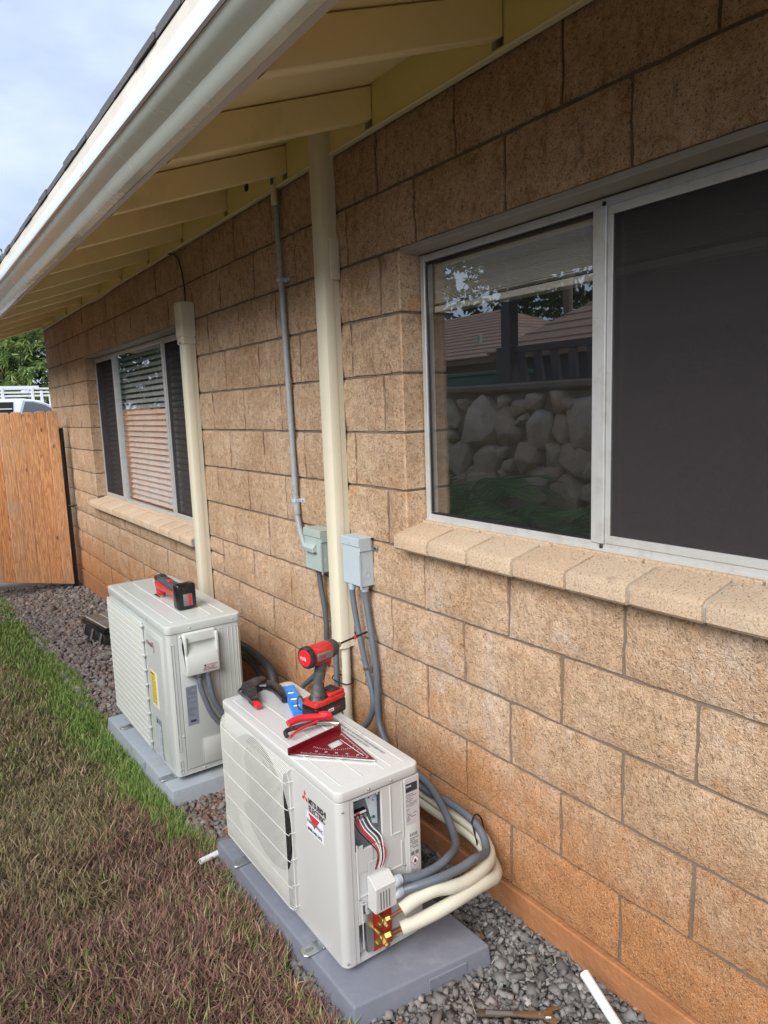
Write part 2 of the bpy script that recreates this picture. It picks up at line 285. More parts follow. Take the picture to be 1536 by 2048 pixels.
# ------------------------------------------------------------------ geometry helpers
class MB:
    def __init__(s): s.bm = bmesh.new(); s.uv = None
    def box(s, x0, x1, y0, y1, z0, z1, bev=0, seg=1):
        bm = bmesh.new(); bmesh.ops.create_cube(bm, size=1)
        for v in bm.verts: v.co = Vector(((x0 + x1) / 2 + v.co.x * (x1 - x0), (y0 + y1) / 2 + v.co.y * (y1 - y0), (z0 + z1) / 2 + v.co.z * (z1 - z0)))
        if bev: bmesh.ops.bevel(bm, geom=list(bm.edges), offset=bev, segments=seg, affect='EDGES', profile=.5)
        return s.add(bm)
    def obox(s, c, sx, sy, sz, rot=None, bev=0, seg=1):
        bm = bmesh.new(); bmesh.ops.create_cube(bm, size=1)
        for v in bm.verts: v.co = Vector((v.co.x * sx, v.co.y * sy, v.co.z * sz))
        if bev: bmesh.ops.bevel(bm, geom=list(bm.edges), offset=bev, segments=seg, affect='EDGES', profile=.5)
        T = Matrix.Translation(c) @ (rot.to_4x4() if rot is not None else Matrix.Identity(4))
        bmesh.ops.transform(bm, matrix=T, verts=bm.verts); return s.add(bm)
    def add(s, bm):
        me = bpy.data.meshes.new('t'); bm.to_mesh(me); bm.free(); s.bm.from_mesh(me); bpy.data.meshes.remove(me); return s
    def prism(s, poly, axis, a, b, bev=0, seg=1):
        """poly in the two other axes (cyclic order), extruded along axis 0/1/2"""
        bm = bmesh.new(); o = [(1, 2), (2, 0), (0, 1)][axis]
        def P(q, t):
            v = [0, 0, 0]; v[axis] = t; v[o[0]] = q[0]; v[o[1]] = q[1]; return v
        A = [bm.verts.new(P(q, a)) for q in poly]; B = [bm.verts.new(P(q, b)) for q in poly]; n = len(poly)
        bm.faces.new(A[::-1]); bm.faces.new(B)
        for i in range(n): bm.faces.new((A[i], A[(i + 1) % n], B[(i + 1) % n], B[i]))
        bmesh.ops.recalc_face_normals(bm, faces=bm.faces)
        if bev:
            ed = [e for e in bm.edges if all(v in A for v in e.verts) or all(v in B for v in e.verts)]
            bmesh.ops.bevel(bm, geom=ed, offset=bev, segments=seg, affect='EDGES', profile=.5)
        return s.add(bm)
    def cyl(s, p0, p1, r, n=12, r1=None):
        p0 = Vector(p0); p1 = Vector(p1); d = p1 - p0
        bm = bmesh.new(); bmesh.ops.create_cone(bm, cap_ends=True, segments=n, radius1=r, radius2=r if r1 is None else r1, depth=d.length)
        q = d.to_track_quat('Z', 'Y').to_matrix().to_4x4()
        bmesh.ops.transform(bm, matrix=Matrix.Translation((p0 + p1) / 2) @ q, verts=bm.verts); return s.add(bm)
    def tube(s, pts, r, n=10, rib=0, pitch=.005, step=None, uvs=False, wob=0):
        pts = smooth(pts, step or max(r * .6, .006)) if len(pts) > 2 else [Vector(p) for p in pts]
        if rib: pts = resample(pts, pitch / 2)
        bm = bmesh.new(); uvl = bm.loops.layers.uv.new('UVMap') if uvs else None; rings = []; ln = 0; lens = []
        up = Vector((0, 0, 1)); prev = None
        for i, p in enumerate(pts):
            t = (pts[min(i + 1, len(pts) - 1)] - pts[max(i - 1, 0)]).normalized()
            if prev is None: a = t.orthogonal().normalized()
            else: a = (prev - t * prev.dot(t)).normalized()
            prev = a; b_ = t.cross(a)
            if i: ln += (p - pts[i - 1]).length
            lens.append(ln)
            rr = r * (1 + (rib if i % 2 else -rib)) if rib else r
            if wob: rr *= 1 + wob * noise.noise(p * 30)
            rings.append([bm.verts.new(p + (a * math.cos(2 * math.pi * k / n) + b_ * math.sin(2 * math.pi * k / n)) * rr) for k in range(n)])
        for i in range(len(rings) - 1):
            for k in range(n):
                f = bm.faces.new((rings[i][k], rings[i][(k + 1) % n], rings[i + 1][(k + 1) % n], rings[i + 1][k])); f.smooth = True
                if uvl:
                    us = 2 * math.pi * r * 10
                    for lp, (u, w) in zip(f.loops, ((k / n * us, lens[i] * 10), ((k + 1) / n * us, lens[i] * 10), ((k + 1) / n * us, lens[i + 1] * 10), (k / n * us, lens[i + 1] * 10))):
                        lp[uvl].uv = (u, w)
        bm.faces.new(rings[0][::-1]); bm.faces.new(rings[-1]); return s.add(bm)
    def lathe(s, prof, c, d, n=16):
        """prof (r,t) along direction d from c"""
        d = Vector(d).normalized(); a = d.orthogonal().normalized(); b_ = d.cross(a); c = Vector(c); bm = bmesh.new(); rings = []
        for r, t in prof: rings.append([bm.verts.new(c + d * t + (a * math.cos(2 * math.pi * k / n) + b_ * math.sin(2 * math.pi * k / n)) * max(r, 1e-5)) for k in range(n)])
        for i in range(len(rings) - 1):
            for k in range(n): bm.faces.new((rings[i][k], rings[i][(k + 1) % n], rings[i + 1][(k + 1) % n], rings[i + 1][k]))
        bm.faces.new(rings[0][::-1]); bm.faces.new(rings[-1]); return s.add(bm)
    def poly(s, pts):
        bm = bmesh.new(); bm.faces.new([bm.verts.new(p) for p in pts]); return s.add(bm)
    def build(s, name, mat, parent=None, shade=35, **kw):
        bmesh.ops.recalc_face_normals(s.bm, faces=s.bm.faces)
        me = bpy.data.meshes.new(name); s.bm.to_mesh(me); s.bm.free(); return link(name, me, mat, parent, shade, **kw)
def link(name, me, mat, parent=None, shade=35, label=None, cat=None, group=None, kind=None, loc=None):
    o = bpy.data.objects.new(name, me); COL.objects.link(o)
    if mat is not None: me.materials.append(M[mat] if isinstance(mat, str) else mat)
    if shade:
        me.polygons.foreach_set('use_smooth', [True] * len(me.polygons)); me.set_sharp_from_angle(angle=R(shade))
    if parent is not None: o.parent = parent
    if loc is not None: o.location = loc
    tag(o, label, cat, group, kind); return o
def tag(o, label=None, cat=None, group=None, kind=None):
    for k, v in (('label', label), ('category', cat), ('group', group), ('kind', kind)):
        if v: o[k] = v
    return o
def root(name, label, cat, loc=(0, 0, 0), rz=0, group=None):
    o = bpy.data.objects.new(name, None); COL.objects.link(o); o.location = loc; o.rotation_euler = (0, 0, rz); o.empty_display_size = .1
    return tag(o, label, cat, group)
class Wd:
    """world-coordinate parts under an empty that stands at the thing's base"""
    def __init__(s, e): s.e = e; s.off = -e.location.copy()
    def __call__(s, mb, name, mat, parent=None, shade=35, **kw):
        bmesh.ops.translate(mb.bm, vec=s.off, verts=mb.bm.verts)
        return mb.build(name, mat, parent or s.e, shade, **kw)
def catmull(p0, p1, p2, p3, t):
    return .5 * ((2 * p1) + (-p0 + p2) * t + (2 * p0 - 5 * p1 + 4 * p2 - p3) * t * t + (-p0 + 3 * p1 - 3 * p2 + p3) * t ** 3)
def smooth(pts, step):
    P = [Vector(p) for p in pts]; P = [P[0] * 2 - P[1]] + P + [P[-1] * 2 - P[-2]]; out = []
    for i in range(1, len(P) - 2):
        k = max(2, int((P[i + 1] - P[i]).length / step))
        for j in range(k): out.append(catmull(P[i - 1], P[i], P[i + 1], P[i + 2], j / k))
    out.append(P[-2].copy()); return out
def resample(pts, d):
    out = [pts[0].copy()]; acc = 0; last = pts[0]
    for p in pts[1:]:
        seg = (p - last).length
        while acc + seg >= d and seg > 1e-9:
            t = (d - acc) / seg; last = last.lerp(p, t); out.append(last.copy()); seg = (p - last).length; acc = 0
        acc += seg; last = p
    return out
def rrect(x0, x1, y0, y1, r, n=4):
    o = []
    for cx, cy, a in ((x1 - r, y1 - r, 0), (x0 + r, y1 - r, 90), (x0 + r, y0 + r, 180), (x1 - r, y0 + r, 270)):
        for k in range(n + 1): t = R(a + 90 * k / n); o.append((cx + r * math.cos(t), cy + r * math.sin(t)))
    return o
FONT = {}
def text(s, size, org, right, up, mat, parent, name='lettering', sx=1., off=Vector((0, 0, 0)), bold=0., align='LEFT', **kw):
    cu_ = bpy.data.curves.new('t', 'FONT'); cu_.body = s; cu_.size = size; cu_.extrude = .00015; cu_.offset = bold; cu_.resolution_u = 2; cu_.align_x = align
    ob = bpy.data.objects.new('t', cu_); COL.objects.link(ob); dg = bpy.context.evaluated_depsgraph_get()
    me = bpy.data.meshes.new_from_object(ob.evaluated_get(dg)); bpy.data.objects.remove(ob)
    r_ = Vector(right).normalized() * sx; u_ = Vector(up).normalized(); n_ = r_.cross(u_).normalized(); o_ = Vector(org) + off + n_ * .0006
    me.transform(Matrix(((r_.x, u_.x, n_.x, o_.x), (r_.y, u_.y, n_.y, o_.y), (r_.z, u_.z, n_.z, o_.z), (0, 0, 0, 1))))
    me.materials.clear()
    return link(name, me, mat, parent, 0, **kw)
def np_mesh(name, V, F, mat, parent=None, tone=None, flat=True, **kw):
    me = bpy.data.meshes.new(name); V = np.asarray(V, np.float32); F = np.asarray(F, np.int32); k = F.shape[1]
    me.vertices.add(len(V)); me.vertices.foreach_set('co', V.ravel()); me.loops.add(F.size); me.loops.foreach_set('vertex_index', F.ravel())
    me.polygons.add(len(F)); me.polygons.foreach_set('loop_start', np.arange(0, F.size, k, dtype=np.int32)); me.update(calc_edges=True)
    if tone is not None:
        a = me.attributes.new('tone', 'FLOAT_COLOR', 'POINT'); t = np.ones((len(V), 4), np.float32); t[:, :3] = tone; a.data.foreach_set('color', t.ravel())
    me.validate(); return link(name, me, mat, parent, 0 if flat else 180, **kw)

def gz(x, y):   # ground height
    return -.104 - .013 * np.clip(np.asarray(y, float) - .8, 0, 6.2) + .10 * np.clip(-np.asarray(x, float) - .75, 0, 3) * np.clip((np.asarray(y, float) - 1) / 5, 0, 1)

# ------------------------------------------------------------------ ground
xs = np.r_[-80, -40, -20, -10, np.arange(-5, 1.01, .2), 4, 8, 15, 30, 80]; ys = np.r_[-60, -20, -8, np.arange(-4, 9.01, .25), 12, 16, 22, 30, 60, 120]
XX, YY = np.meshgrid(xs, ys, indexing='ij'); ZZ = gz(np.clip(XX, -5, 1), YY) - .012
V = np.stack([XX, YY, ZZ], -1).reshape(-1, 3); ny = len(ys)
F = [(i * ny + j, (i + 1) * ny + j, (i + 1) * ny + j + 1, i * ny + j + 1) for i in range(len(xs) - 1) for j in range(ny - 1)]
np_mesh('ground', V, F, 'ground', flat=False, kind='structure')
xs = np.linspace(-.66, .012, 8); ys = np.linspace(-2.2, 7.0, 60); XX, YY = np.meshgrid(xs, ys, indexing='ij')
V = np.stack([XX, YY, gz(XX, YY) - .006], -1).reshape(-1, 3); F = [(i * 60 + j, (i + 1) * 60 + j, (i + 1) * 60 + j + 1, i * 60 + j + 1) for i in range(7) for j in range(59)]
np_mesh('gravel_bed', V, F, 'gravelbed', flat=False, kind='structure')

# gravel: irregular stones in one mesh
def ico():
    bm = bmesh.new(); bmesh.ops.create_icosphere(bm, subdivisions=1, radius=1); V = np.array([v.co[:] for v in bm.verts]); F = np.array([[v.index for v in f.verts] for f in bm.faces]); bm.free(); return V, F
IV, IF = ico()
CV = np.array([(x, y, z) for x in (-.72, .72) for y in (-.72, .72) for z in (-.72, .72)], float)
CF = np.array([(0, 1, 3), (0, 3, 2), (4, 6, 7), (4, 7, 5), (0, 4, 5), (0, 5, 1), (2, 3, 7), (2, 7, 6), (0, 2, 6), (0, 6, 4), (1, 5, 7), (1, 7, 3)])
def rotm(n):
    q = rng.normal(size=(n, 4)); q /= np.linalg.norm(q, axis=1)[:, None]; w, x, y, z = q.T
    return np.stack([np.stack([1 - 2 * (y * y + z * z), 2 * (x * y - z * w), 2 * (x * z + y * w)], 1), np.stack([2 * (x * y + z * w), 1 - 2 * (x * x + z * z), 2 * (y * z - x * w)], 1), np.stack([2 * (x * z - y * w), 2 * (y * z + x * w), 1 - 2 * (x * x + y * y)], 1)], 1)
def stones(n, x0, x1, y0, y1, rad, layer):
    x = rng.uniform(x0, x1, n); y = rng.uniform(y0, y1, n); r = rad * rng.lognormal(0, .38, n)
    sc = rng.uniform(.45, 1.35, (n, 1, 3)); v = (CV[None] + rng.uniform(-.34, .34, (n, 8, 3))) * sc * r[:, None, None]; v = np.einsum('nij,nkj->nki', rotm(n), v)
    v[:, :, 2] *= .8
    z = gz(x, y) + layer + rng.uniform(-.3, .6, n) * r
    v += np.stack([x, y, z], 1)[:, None, :]
    g = rng.uniform(.09, .25, n); c = np.stack([g, g * .985, g * .97], 1)
    brown = np.clip(((x < -.28) * .5 + (y > 1.4) * .45 + (y > 3) * .2) * rng.uniform(0, 1.2, n), 0, 1)
    c = c * (1 - .55 * brown[:, None]) + np.array([.27, .185, .15]) * .55 * brown[:, None] * rng.uniform(.6, 1.4, (n, 1))
    red = ((x > -.62) & (x < -.3) & (y > 1.3) & (y < 1.95)) | (rng.random(n) < .04)
    c = np.where((red & (rng.random(n) < .35))[:, None], np.array([.21, .125, .09]) * rng.uniform(.7, 1.3, (n, 1)), c)
    pale = rng.random(n) < .05; c[pale] = c[pale] * 1.5
    return v.reshape(-1, 3), (CF[None] + (np.arange(n) * 8)[:, None, None]).reshape(-1, 3), np.repeat(c, 8, 0)
VV = []; FF = []; CC = []; off = 0
for a in ((12500, -.67, .0, -.45, 1.5, .0078, .0), (9500, -.67, .0, -.45, 1.5, .0076, .008), (12000, -.68, .0, 1.5, 3.2, .0078, .0), (6500, -.68, .0, 1.5, 3.2, .0078, .007), (13000, -.72, .0, 3.2, 7.0, .0105, .002), (4000, -1.9, -.6, 5.6, 7.0, .0105, .002)):
    v, f, c = stones(*a); VV.append(v); FF.append(f + off); CC.append(c); off += len(v)
np_mesh('gravel', np.concatenate(VV), np.concatenate(FF), 'stones', tone=np.concatenate(CC), kind='stuff', label='grey and brown crushed gravel along the wall', cat='gravel')

# lawn: blades in one mesh
def sm(x, a, b): t = np.clip((x - a) / (b - a), 0, 1); return t * t * (3 - 2 * t)
def cnoise(x, y, s, seed):
    return np.array([noise.noise(Vector((a * s, b * s, seed))) for a, b in zip(x, y)])
def edge(y): return -.665 + .018 * np.sin(y * 5.3) + .012 * np.sin(y * 13.1 + 1) + .01 * np.sin(y * 29)- .03 * sm(y, .9, .4) - .06 * sm(y, 3.8, 6.5)
def blades(n, x0, x1, y0, y1, hgt, wid, dead_flat=True, edge_only=False):
    y = rng.uniform(y0, y1, n)
    x = edge(y) - np.abs(rng.exponential(.05, n)) + .02 if edge_only else rng.uniform(x0, x1, n)
    k = x < edge(y) + rng.normal(0, .012, n); x = x[k]; y = y[k]; n = len(x)
    nn = cnoise(x, y, 3.2, 1.); n2 = cnoise(x, y, 11., 5.)
    de = edge(y) - x                                            # distance into the lawn
    wgreen = .07 + .24 * sm(y, 1.5, 2.8) + .35 * sm(y, 3.6, 6)
    green = sm(de + nn * .10 + n2 * .03, wgreen * 1.05, wgreen * .42)
    green = np.clip(np.maximum(green * (.14 + .86 * sm(y, 1.0, 2.0)), .32 * sm(y + nn * 1.2, 2.2, 4.2)) + rng.normal(0, .12, n), 0, 1)
    isg = rng.random(n) < green
    olive = sm(y + nn * .7 + n2 * .25 - .5 * sm(x, -1.1, -.75), 1.15, 2.1)
    mauve = np.array([.30, .170, .125]); straw = np.array([.50, .38, .24]); ol = np.array([.27, .225, .10]); gr = np.array([.15, .26, .05]); gr2 = np.array([.33, .45, .13])
    t = rng.random((n, 1))
    dead = mauve * (1 - olive[:, None]) + (ol * (1 - t * .6) + straw * t * .6) * olive[:, None]
    dead = np.where(rng.random((n, 1)) < .16, straw * .95, dead) * rng.uniform(.25, 1.45, (n, 1))
    grn = (gr * (1 - t) + gr2 * t) * rng.uniform(.6, 1.25, (n, 1))
    c = np.where(isg[:, None], grn, dead)
    L_ = hgt * rng.uniform(.5, 1.3, n) * np.where(isg, .85, .72); w = wid * rng.uniform(.6, 1.3, n)
    lean = np.where(isg, rng.uniform(.1, .8, n), rng.uniform(1.0, 1.52, n)) + .15 * (nn)
    lean = np.clip(lean, .05, 1.5)
    az = np.where(isg | (rng.random(n) < .6), rng.uniform(0, 2 * np.pi, n), rng.uniform(0, 2 * np.pi, n) * .5 + np.pi * (nn * 2.2 + n2))
    dx = np.cos(az); dy = np.sin(az); base = gz(x, y) + np.where(isg, 0, rng.uniform(0, .018, n)) - .004
    P = [np.stack([x, y, base], 1)]; ang = .5 * lean; curl = rng.uniform(.25, .9, n)
    for s_ in range(3):
        a = ang + curl * s_ * .55 * np.where(isg, 1, .55); a = np.minimum(a, 1.65)
        st = np.stack([np.sin(a) * dx, np.sin(a) * dy, np.cos(a)], 1) * (L_ / 3)[:, None]; P.append(P[-1] + st)
    for q in P[1:]: q[:, 2] = np.maximum(q[:, 2], gz(q[:, 0], q[:, 1]) + .002)
    sd_ = np.stack([-dy, dx, rng.normal(0, .35, n)], 1) * w[:, None] / 2
    vs = [P[0] - sd_ * .8, P[0] + sd_ * .8, P[1] - sd_, P[1] + sd_, P[2] - sd_ * .7, P[2] + sd_ * .7, P[3]]
    v = np.stack(vs, 1).reshape(-1, 3); i0 = (np.arange(n) * 7)[:, None]
    f = np.concatenate([i0 + np.array([[0, 1, 3]]), i0 + np.array([[0, 3, 2]]), i0 + np.array([[2, 3, 5]]), i0 + np.array([[2, 5, 4]]), i0 + np.array([[4, 5, 6]])], 0)
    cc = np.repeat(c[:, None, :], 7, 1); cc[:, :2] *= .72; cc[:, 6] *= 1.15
    return v, f, cc.reshape(-1, 3)
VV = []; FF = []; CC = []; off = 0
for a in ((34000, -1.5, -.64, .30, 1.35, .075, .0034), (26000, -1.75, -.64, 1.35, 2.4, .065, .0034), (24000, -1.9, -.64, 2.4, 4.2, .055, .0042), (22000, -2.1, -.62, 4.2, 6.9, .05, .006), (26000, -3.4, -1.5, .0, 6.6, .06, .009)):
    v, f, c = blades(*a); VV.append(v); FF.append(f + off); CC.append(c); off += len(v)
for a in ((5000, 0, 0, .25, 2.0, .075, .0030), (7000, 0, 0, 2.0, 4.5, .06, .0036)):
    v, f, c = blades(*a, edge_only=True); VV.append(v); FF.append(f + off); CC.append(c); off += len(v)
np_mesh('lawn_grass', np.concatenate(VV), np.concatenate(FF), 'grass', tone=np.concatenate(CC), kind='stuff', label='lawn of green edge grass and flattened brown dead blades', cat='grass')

# ------------------------------------------------------------------ the house
U = .2032
house = root('house', 'tan split face block house wall under a yellow painted eave', 'house')
YN, YF = -2.03, 7.42
W1 = (-.42, 1.105, 1.016, 2.032); W2 = (3.2, 5.735, .722, 2.032)          # openings y0,y1,z0,z1
mb = MB()
def slab(mb, y0, y1, z0, z1, x0=.0105, x1=.19): mb.box(x0, x1, y0, y1, z0, z1)
slab(mb, YN, YF - .004, 0, .722); slab(mb, YN, 3.2, .722, 1.016); slab(mb, 5.74, YF - .004, .722, 2.032); slab(mb, YN, -.425, 1.016, 2.032); slab(mb, 1.11, 3.195, 1.016, 2.032); slab(mb, YN, YF - .004, 2.032, 2.46)
mb.build('mortar_wall', 'mortar', house)
MB().box(-.006, .19, YN, YF + .01, -.40, -.0065, .004).build('footing', 'footing', house)
def block_mesh(w, h, seed, d=.05, nx=10, nz=6, amp=.0065):
    """split face: faces -x, spans y 0..w and z 0..h, front near x=0"""
    bm = bmesh.new(); g = .0052; ys_ = [g + (w - 2 * g) * i / nx for i in range(nx + 1)]; zs_ = [g + (h - 2 * g) * j / nz for j in range(nz + 1)]; G = []
    for i, y in enumerate(ys_):
        row = []
        for j, z in enumerate(zs_):
            e = min(i, nx - i, j, nz - j)
            n_ = noise.noise(Vector((y * 14, z * 14, seed * 3.7))) * .9 + noise.noise(Vector((y * 45, z * 45, seed * 1.3))) * .6
            x = -.002 + n_ * amp + (.0075 if e == 0 else .001 if e == 1 else 0)
            jy = random.uniform(-.0018, .0018) if e == 0 else 0; jz = random.uniform(-.0016, .0016) if e == 0 else 0
            row.append(bm.verts.new((x, y + jy, z + jz)))
        G.append(row)
    for i in range(nx):
        for j in range(nz): bm.faces.new((G[i][j], G[i][j + 1], G[i + 1][j + 1], G[i + 1][j]))
    ring = [G[i][0] for i in range(nx + 1)] + [G[nx][j] for j in range(1, nz + 1)] + [G[i][nz] for i in range(nx - 1, -1, -1)] + [G[0][j] for j in range(nz - 1, 0, -1)]
    back = [bm.verts.new((d, v.co.y, v.co.z)) for v in ring]; k = len(ring)
    for i in range(k): bm.faces.new((ring[i], ring[(i + 1) % k], back[(i + 1) % k], back[i]))
    bmesh.ops.recalc_face_normals(bm, faces=bm.faces)
    me = bpy.data.meshes.new('block'); bm.to_mesh(me); bm.free(); me.materials.append(M['block'])
    me.polygons.foreach_set('use_smooth', [True] * len(me.polygons)); me.set_sharp_from_angle(angle=R(50)); return me
CACHE = {}
def get_block(w, h):
    k = (round(w, 3), round(h, 3)); c = CACHE.setdefault(k, [])
    lim = 9 if k == (.406, .203) else 2
    if len(c) < lim: c.append(block_mesh(w, h, len(CACHE) * 17 + len(c), nx=max(3, int(w / .04)))); return c[-1]
    return random.choice(c)
nb = 0
for k in range(12):
    z0 = k * U; z1 = z0 + U
    odd = (k % 2 == 0)                                   # joints at odd half-block indices
    i = -11 if odd else -10; cuts = []
    while i * U < YF: cuts.append(i * U); i += 2
    cuts = [c for c in cuts if c > YN + .03] + [YF]; cuts = [YN] + cuts
    for a, b in zip(cuts, cuts[1:]):
        segs = [(a, b, z0, z1)]
        for (w0, w1, h0, h1) in (W1, W2):
            ns = []
            for (p, q, s_, t) in segs:
                if t <= h0 + .01 or s_ >= h1 - .01 or q <= w0 or p >= w1: ns.append((p, q, s_, t)); continue
                if s_ < h0 - .01: ns.append((p, q, s_, h0))
                lo = max(s_, h0)
                if p < w0 - .03: ns.append((p, w0, lo, t))
                if q > w1 + .03: ns.append((w1, q, lo, t))
            segs = ns
        for (p, q, s_, t) in segs:
            if q - p < .03: continue
            o = bpy.data.objects.new('block', get_block(q - p, t - s_)); COL.objects.link(o); o.parent = house; o.location = (random.uniform(-.0015, .0015), p, s_); nb += 1
print('blocks', nb)
# far end face of the wall (corner returns)
for k in range(12): MB().box(.0, .19, YF - .003, YF + .012, k * U + .005, (k + 1) * U - .005, .004).build('corner_block', 'jamb', house)
# smooth block returns inside the window openings
def jamb(y, z0, z1, s):
    n = max(1, round((z1 - z0) / U)); h = (z1 - z0) / n
    for k in range(n):
        y0, y1 = (y, y + .012) if s > 0 else (y - .012, y)
        MB().box(.004, .13, y0, y1, z0 + k * h + .004, z0 + (k + 1) * h - .004, .003).build('jamb_block', 'jamb', house)
jamb(1.105, 1.016, 2.032, 1); jamb(5.735, .813, 2.032, 1); jamb(3.2, .722, 2.032, -1)
MB().box(.006, .13, -.42, 1.105, 2.018, 2.036, .003).build('lintel_soffit', 'sill_grout', house); MB().box(.006, .13, 3.2, 5.735, 2.018, 2.036, .003).build('lintel_soffit', 'sill_grout', house)

# eave
rf = lambda x: 2.578 + .345 * x                        # underside of the roof deck
RAF = [1.203 + .6155 * i for i in range(-5, 11)]
YE = YF + .12
MB().prism([(rf(.15), .15), (rf(-.74), -.74), (rf(-.74) + .035, -.74), (rf(.15) + .035, .15)], 1, -2.3, YE).build('roof_deck', 'eave', house)
for i, y in enumerate(RAF):
    d = .108
    MB().prism([(rf(-.015) - .004, -.015), (rf(-.015) - d, -.015), (rf(-.715) - d, -.715), (rf(-.715) - .004, -.715)], 1, y, y + .040 + (i % 3) * .001, bev=.003).build('rafter', 'eave', house)
    nxt = RAF[i + 1] if i + 1 < len(RAF) else None
    if nxt: MB().box(-.018, .02, y + .0425, nxt - .0015, 2.44, 2.583, .002).build('blocking_board', 'eave2', house)
MB().prism([(rf(-.02), -.02), (rf(-.02) - .108, -.02), (rf(-.74) - .108, -.74), (rf(-.74), -.74)], 1, YE - .045, YE, bev=.003).build('rake_board', 'eave2', house)
MB().box(-.026, -.001, -2.2, YF, 2.428, 2.4385, .003).build('bead_trim', 'bead', house)
MB().box(-.744, -.7215, -2.3, YE, 2.2205, 2.345, .002).build('fascia_board', 'fascia', house)
MB().box(.022, .05, -2.3, YE, 2.435, 2.60).build('light_blocker', 'eave2', house)  # unseen strip added behind the boards to block sky light at their gaps
# K style gutter profile (x,z), swept along y
prof = [(-.7455, 2.325), (-.7455, 2.219), (-.776, 2.215), (-.786, 2.222), (-.794, 2.234), (-.800, 2.243), (-.812, 2.250), (-.828, 2.257), (-.840, 2.266), (-.845, 2.274), (-.848, 2.2755)]
inn = [(x + .002, z + .002) for x, z in prof[::-1]]
def sweep(poly_xz, y0, y1, name, mat, par, shade=25): return MB().prism([(z, x) for x, z in poly_xz], 1, y0, y1).build(name, mat, par, shade)
mbg = MB()
bm = bmesh.new(); full = prof
ysg = np.linspace(-2.3, YE, 22); rows = []
for y in ysg:
    w = .0012 * math.sin(y * 3.1) + .0008 * math.sin(y * 7.7); rows.append([bm.verts.new((x + w, y, z - w * .5)) for x, z in full])
for a, b in zip(rows, rows[1:]):
    for j in range(len(full) - 1): bm.faces.new((a[j], b[j], b[j + 1], a[j + 1]))
for r_ in (rows[0], rows[-1]): bm.faces.new(r_)
gut = mbg.add(bm).build('gutter', 'gutter', house, 22)
sweep([(-.849, 2.2755), (-.857, 2.2775), (-.859, 2.286), (-.856, 2.320), (-.850, 2.320), (-.8485, 2.29)], -2.3, YE, 'gutter_lip', 'lip', gut)
for y in (1.6, 4.7): MB().box(-.8592, -.8575, y, y + .05, 2.222 + .06, 2.317).build('gutter_seam', 'lip', gut)
sweep([(-.846, 2.322), (-.8415, 2.374), (-.80, 2.372), (-.80, 2.34)], -2.3, YE, 'drip_edge', 'drip', house)
# roof top sheet + shingle tabs along the edge
sweep([(-.83, 2.376), (.3, 2.376 + 1.13 * .345), (.3, 2.33 + 1.13 * .345), (-.83, 2.37)], -2.3, YE, 'roof_sheathing', 'shingle', house)
y = -2.3; i = 0
while y < YE:
    w = random.uniform(.14, .2); e = random.uniform(-.004, .004); th = random.uniform(.013, .021) + (.007 if i % 3 == 0 else 0)
    MB().prism([(2.3765 + e * .3, -.846 + e), (2.3765 + e * .3 + th, -.846 + e), (2.377 + th + .30 * .345, -.55), (2.377 + .30 * .345, -.55)], 1, y, min(y + w - .004, YE), bev=.0015).build('shingle', 'shingle', house)
    y += w; i += 1
    if y > 6.5 and False: break
MB().prism([(2.386, -.842), (2.40, -.842), (2.83, .35), (2.815, .35)], 1, -2.3, YE).build('shingle_course', 'shingle', house)

# near sill bricks
def sill(y0, y1, zb, n_, par=house):
    p = (y1 - y0) / n_
    for i in range(n_):
        a = y0 + i * p + .005; b = y0 + (i + 1) * p - .005; e = random.uniform(-.002, .002); f = random.uniform(-.0015, .0015)
        poly_ = [(zb + .004, .03), (zb + .004, -.052 + e), (zb + .012, -.060 + e), (zb + .044, -.060 + e), (zb + .053, -.056 + e), (zb + .0595 + f, -.045 + e), (zb + .083 + f, .062), (zb + .05, .062)]
        MB().prism(poly_, 1, a, b, bev=.003, seg=2).build('sill_brick', 'sill', par)
    MB().prism([(zb + .006, .03), (zb + .006, -.046), (zb + .042, -.052), (zb + .052, -.043), (zb + .079, .07), (zb + .05, .07)], 1, y0 + .003, y1 - .003).build('sill_grout', 'sill_grout', par)
    k = round((y1 - y0) / .3); q = (y1 - y0 - .03) / k
    for i in range(k): MB().box(.0635, .089, y0 + .02 + i * q + .003, y0 + .02 + (i + 1) * q - .003, zb + .055, zb + .092, .003).build('bed_brick', 'sill', par)
sill(-.42 - .008, 1.11, 1.018, 8)
sill(3.19, 5.80, .722, 13)

# windows
def bar(par, y0, y1, z0, z1, x0, x1, name='frame_bar', mat='winframe', bev=.002): return MB().box(x0, x1, y0, y1, z0, z1, bev).build(name, mat, par)
def frame(par, y0, y1, z0, z1, t, x0, x1, name):
    mb = MB(); mb.box(x0, x1, y0, y0 + t, z0, z1, .0015); mb.box(x0, x1, y1 - t, y1, z0, z1, .0015)
    mb.box(x0 + .0006, x1 - .0006, y0 + t * .98, y1 - t * .98, z0, z0 + t, .0015); mb.box(x0 + .0006, x1 - .0006, y0 + t * .98, y1 - t * .98, z1 - t, z1, .0015)
    return mb.build(name, 'winframe', par)
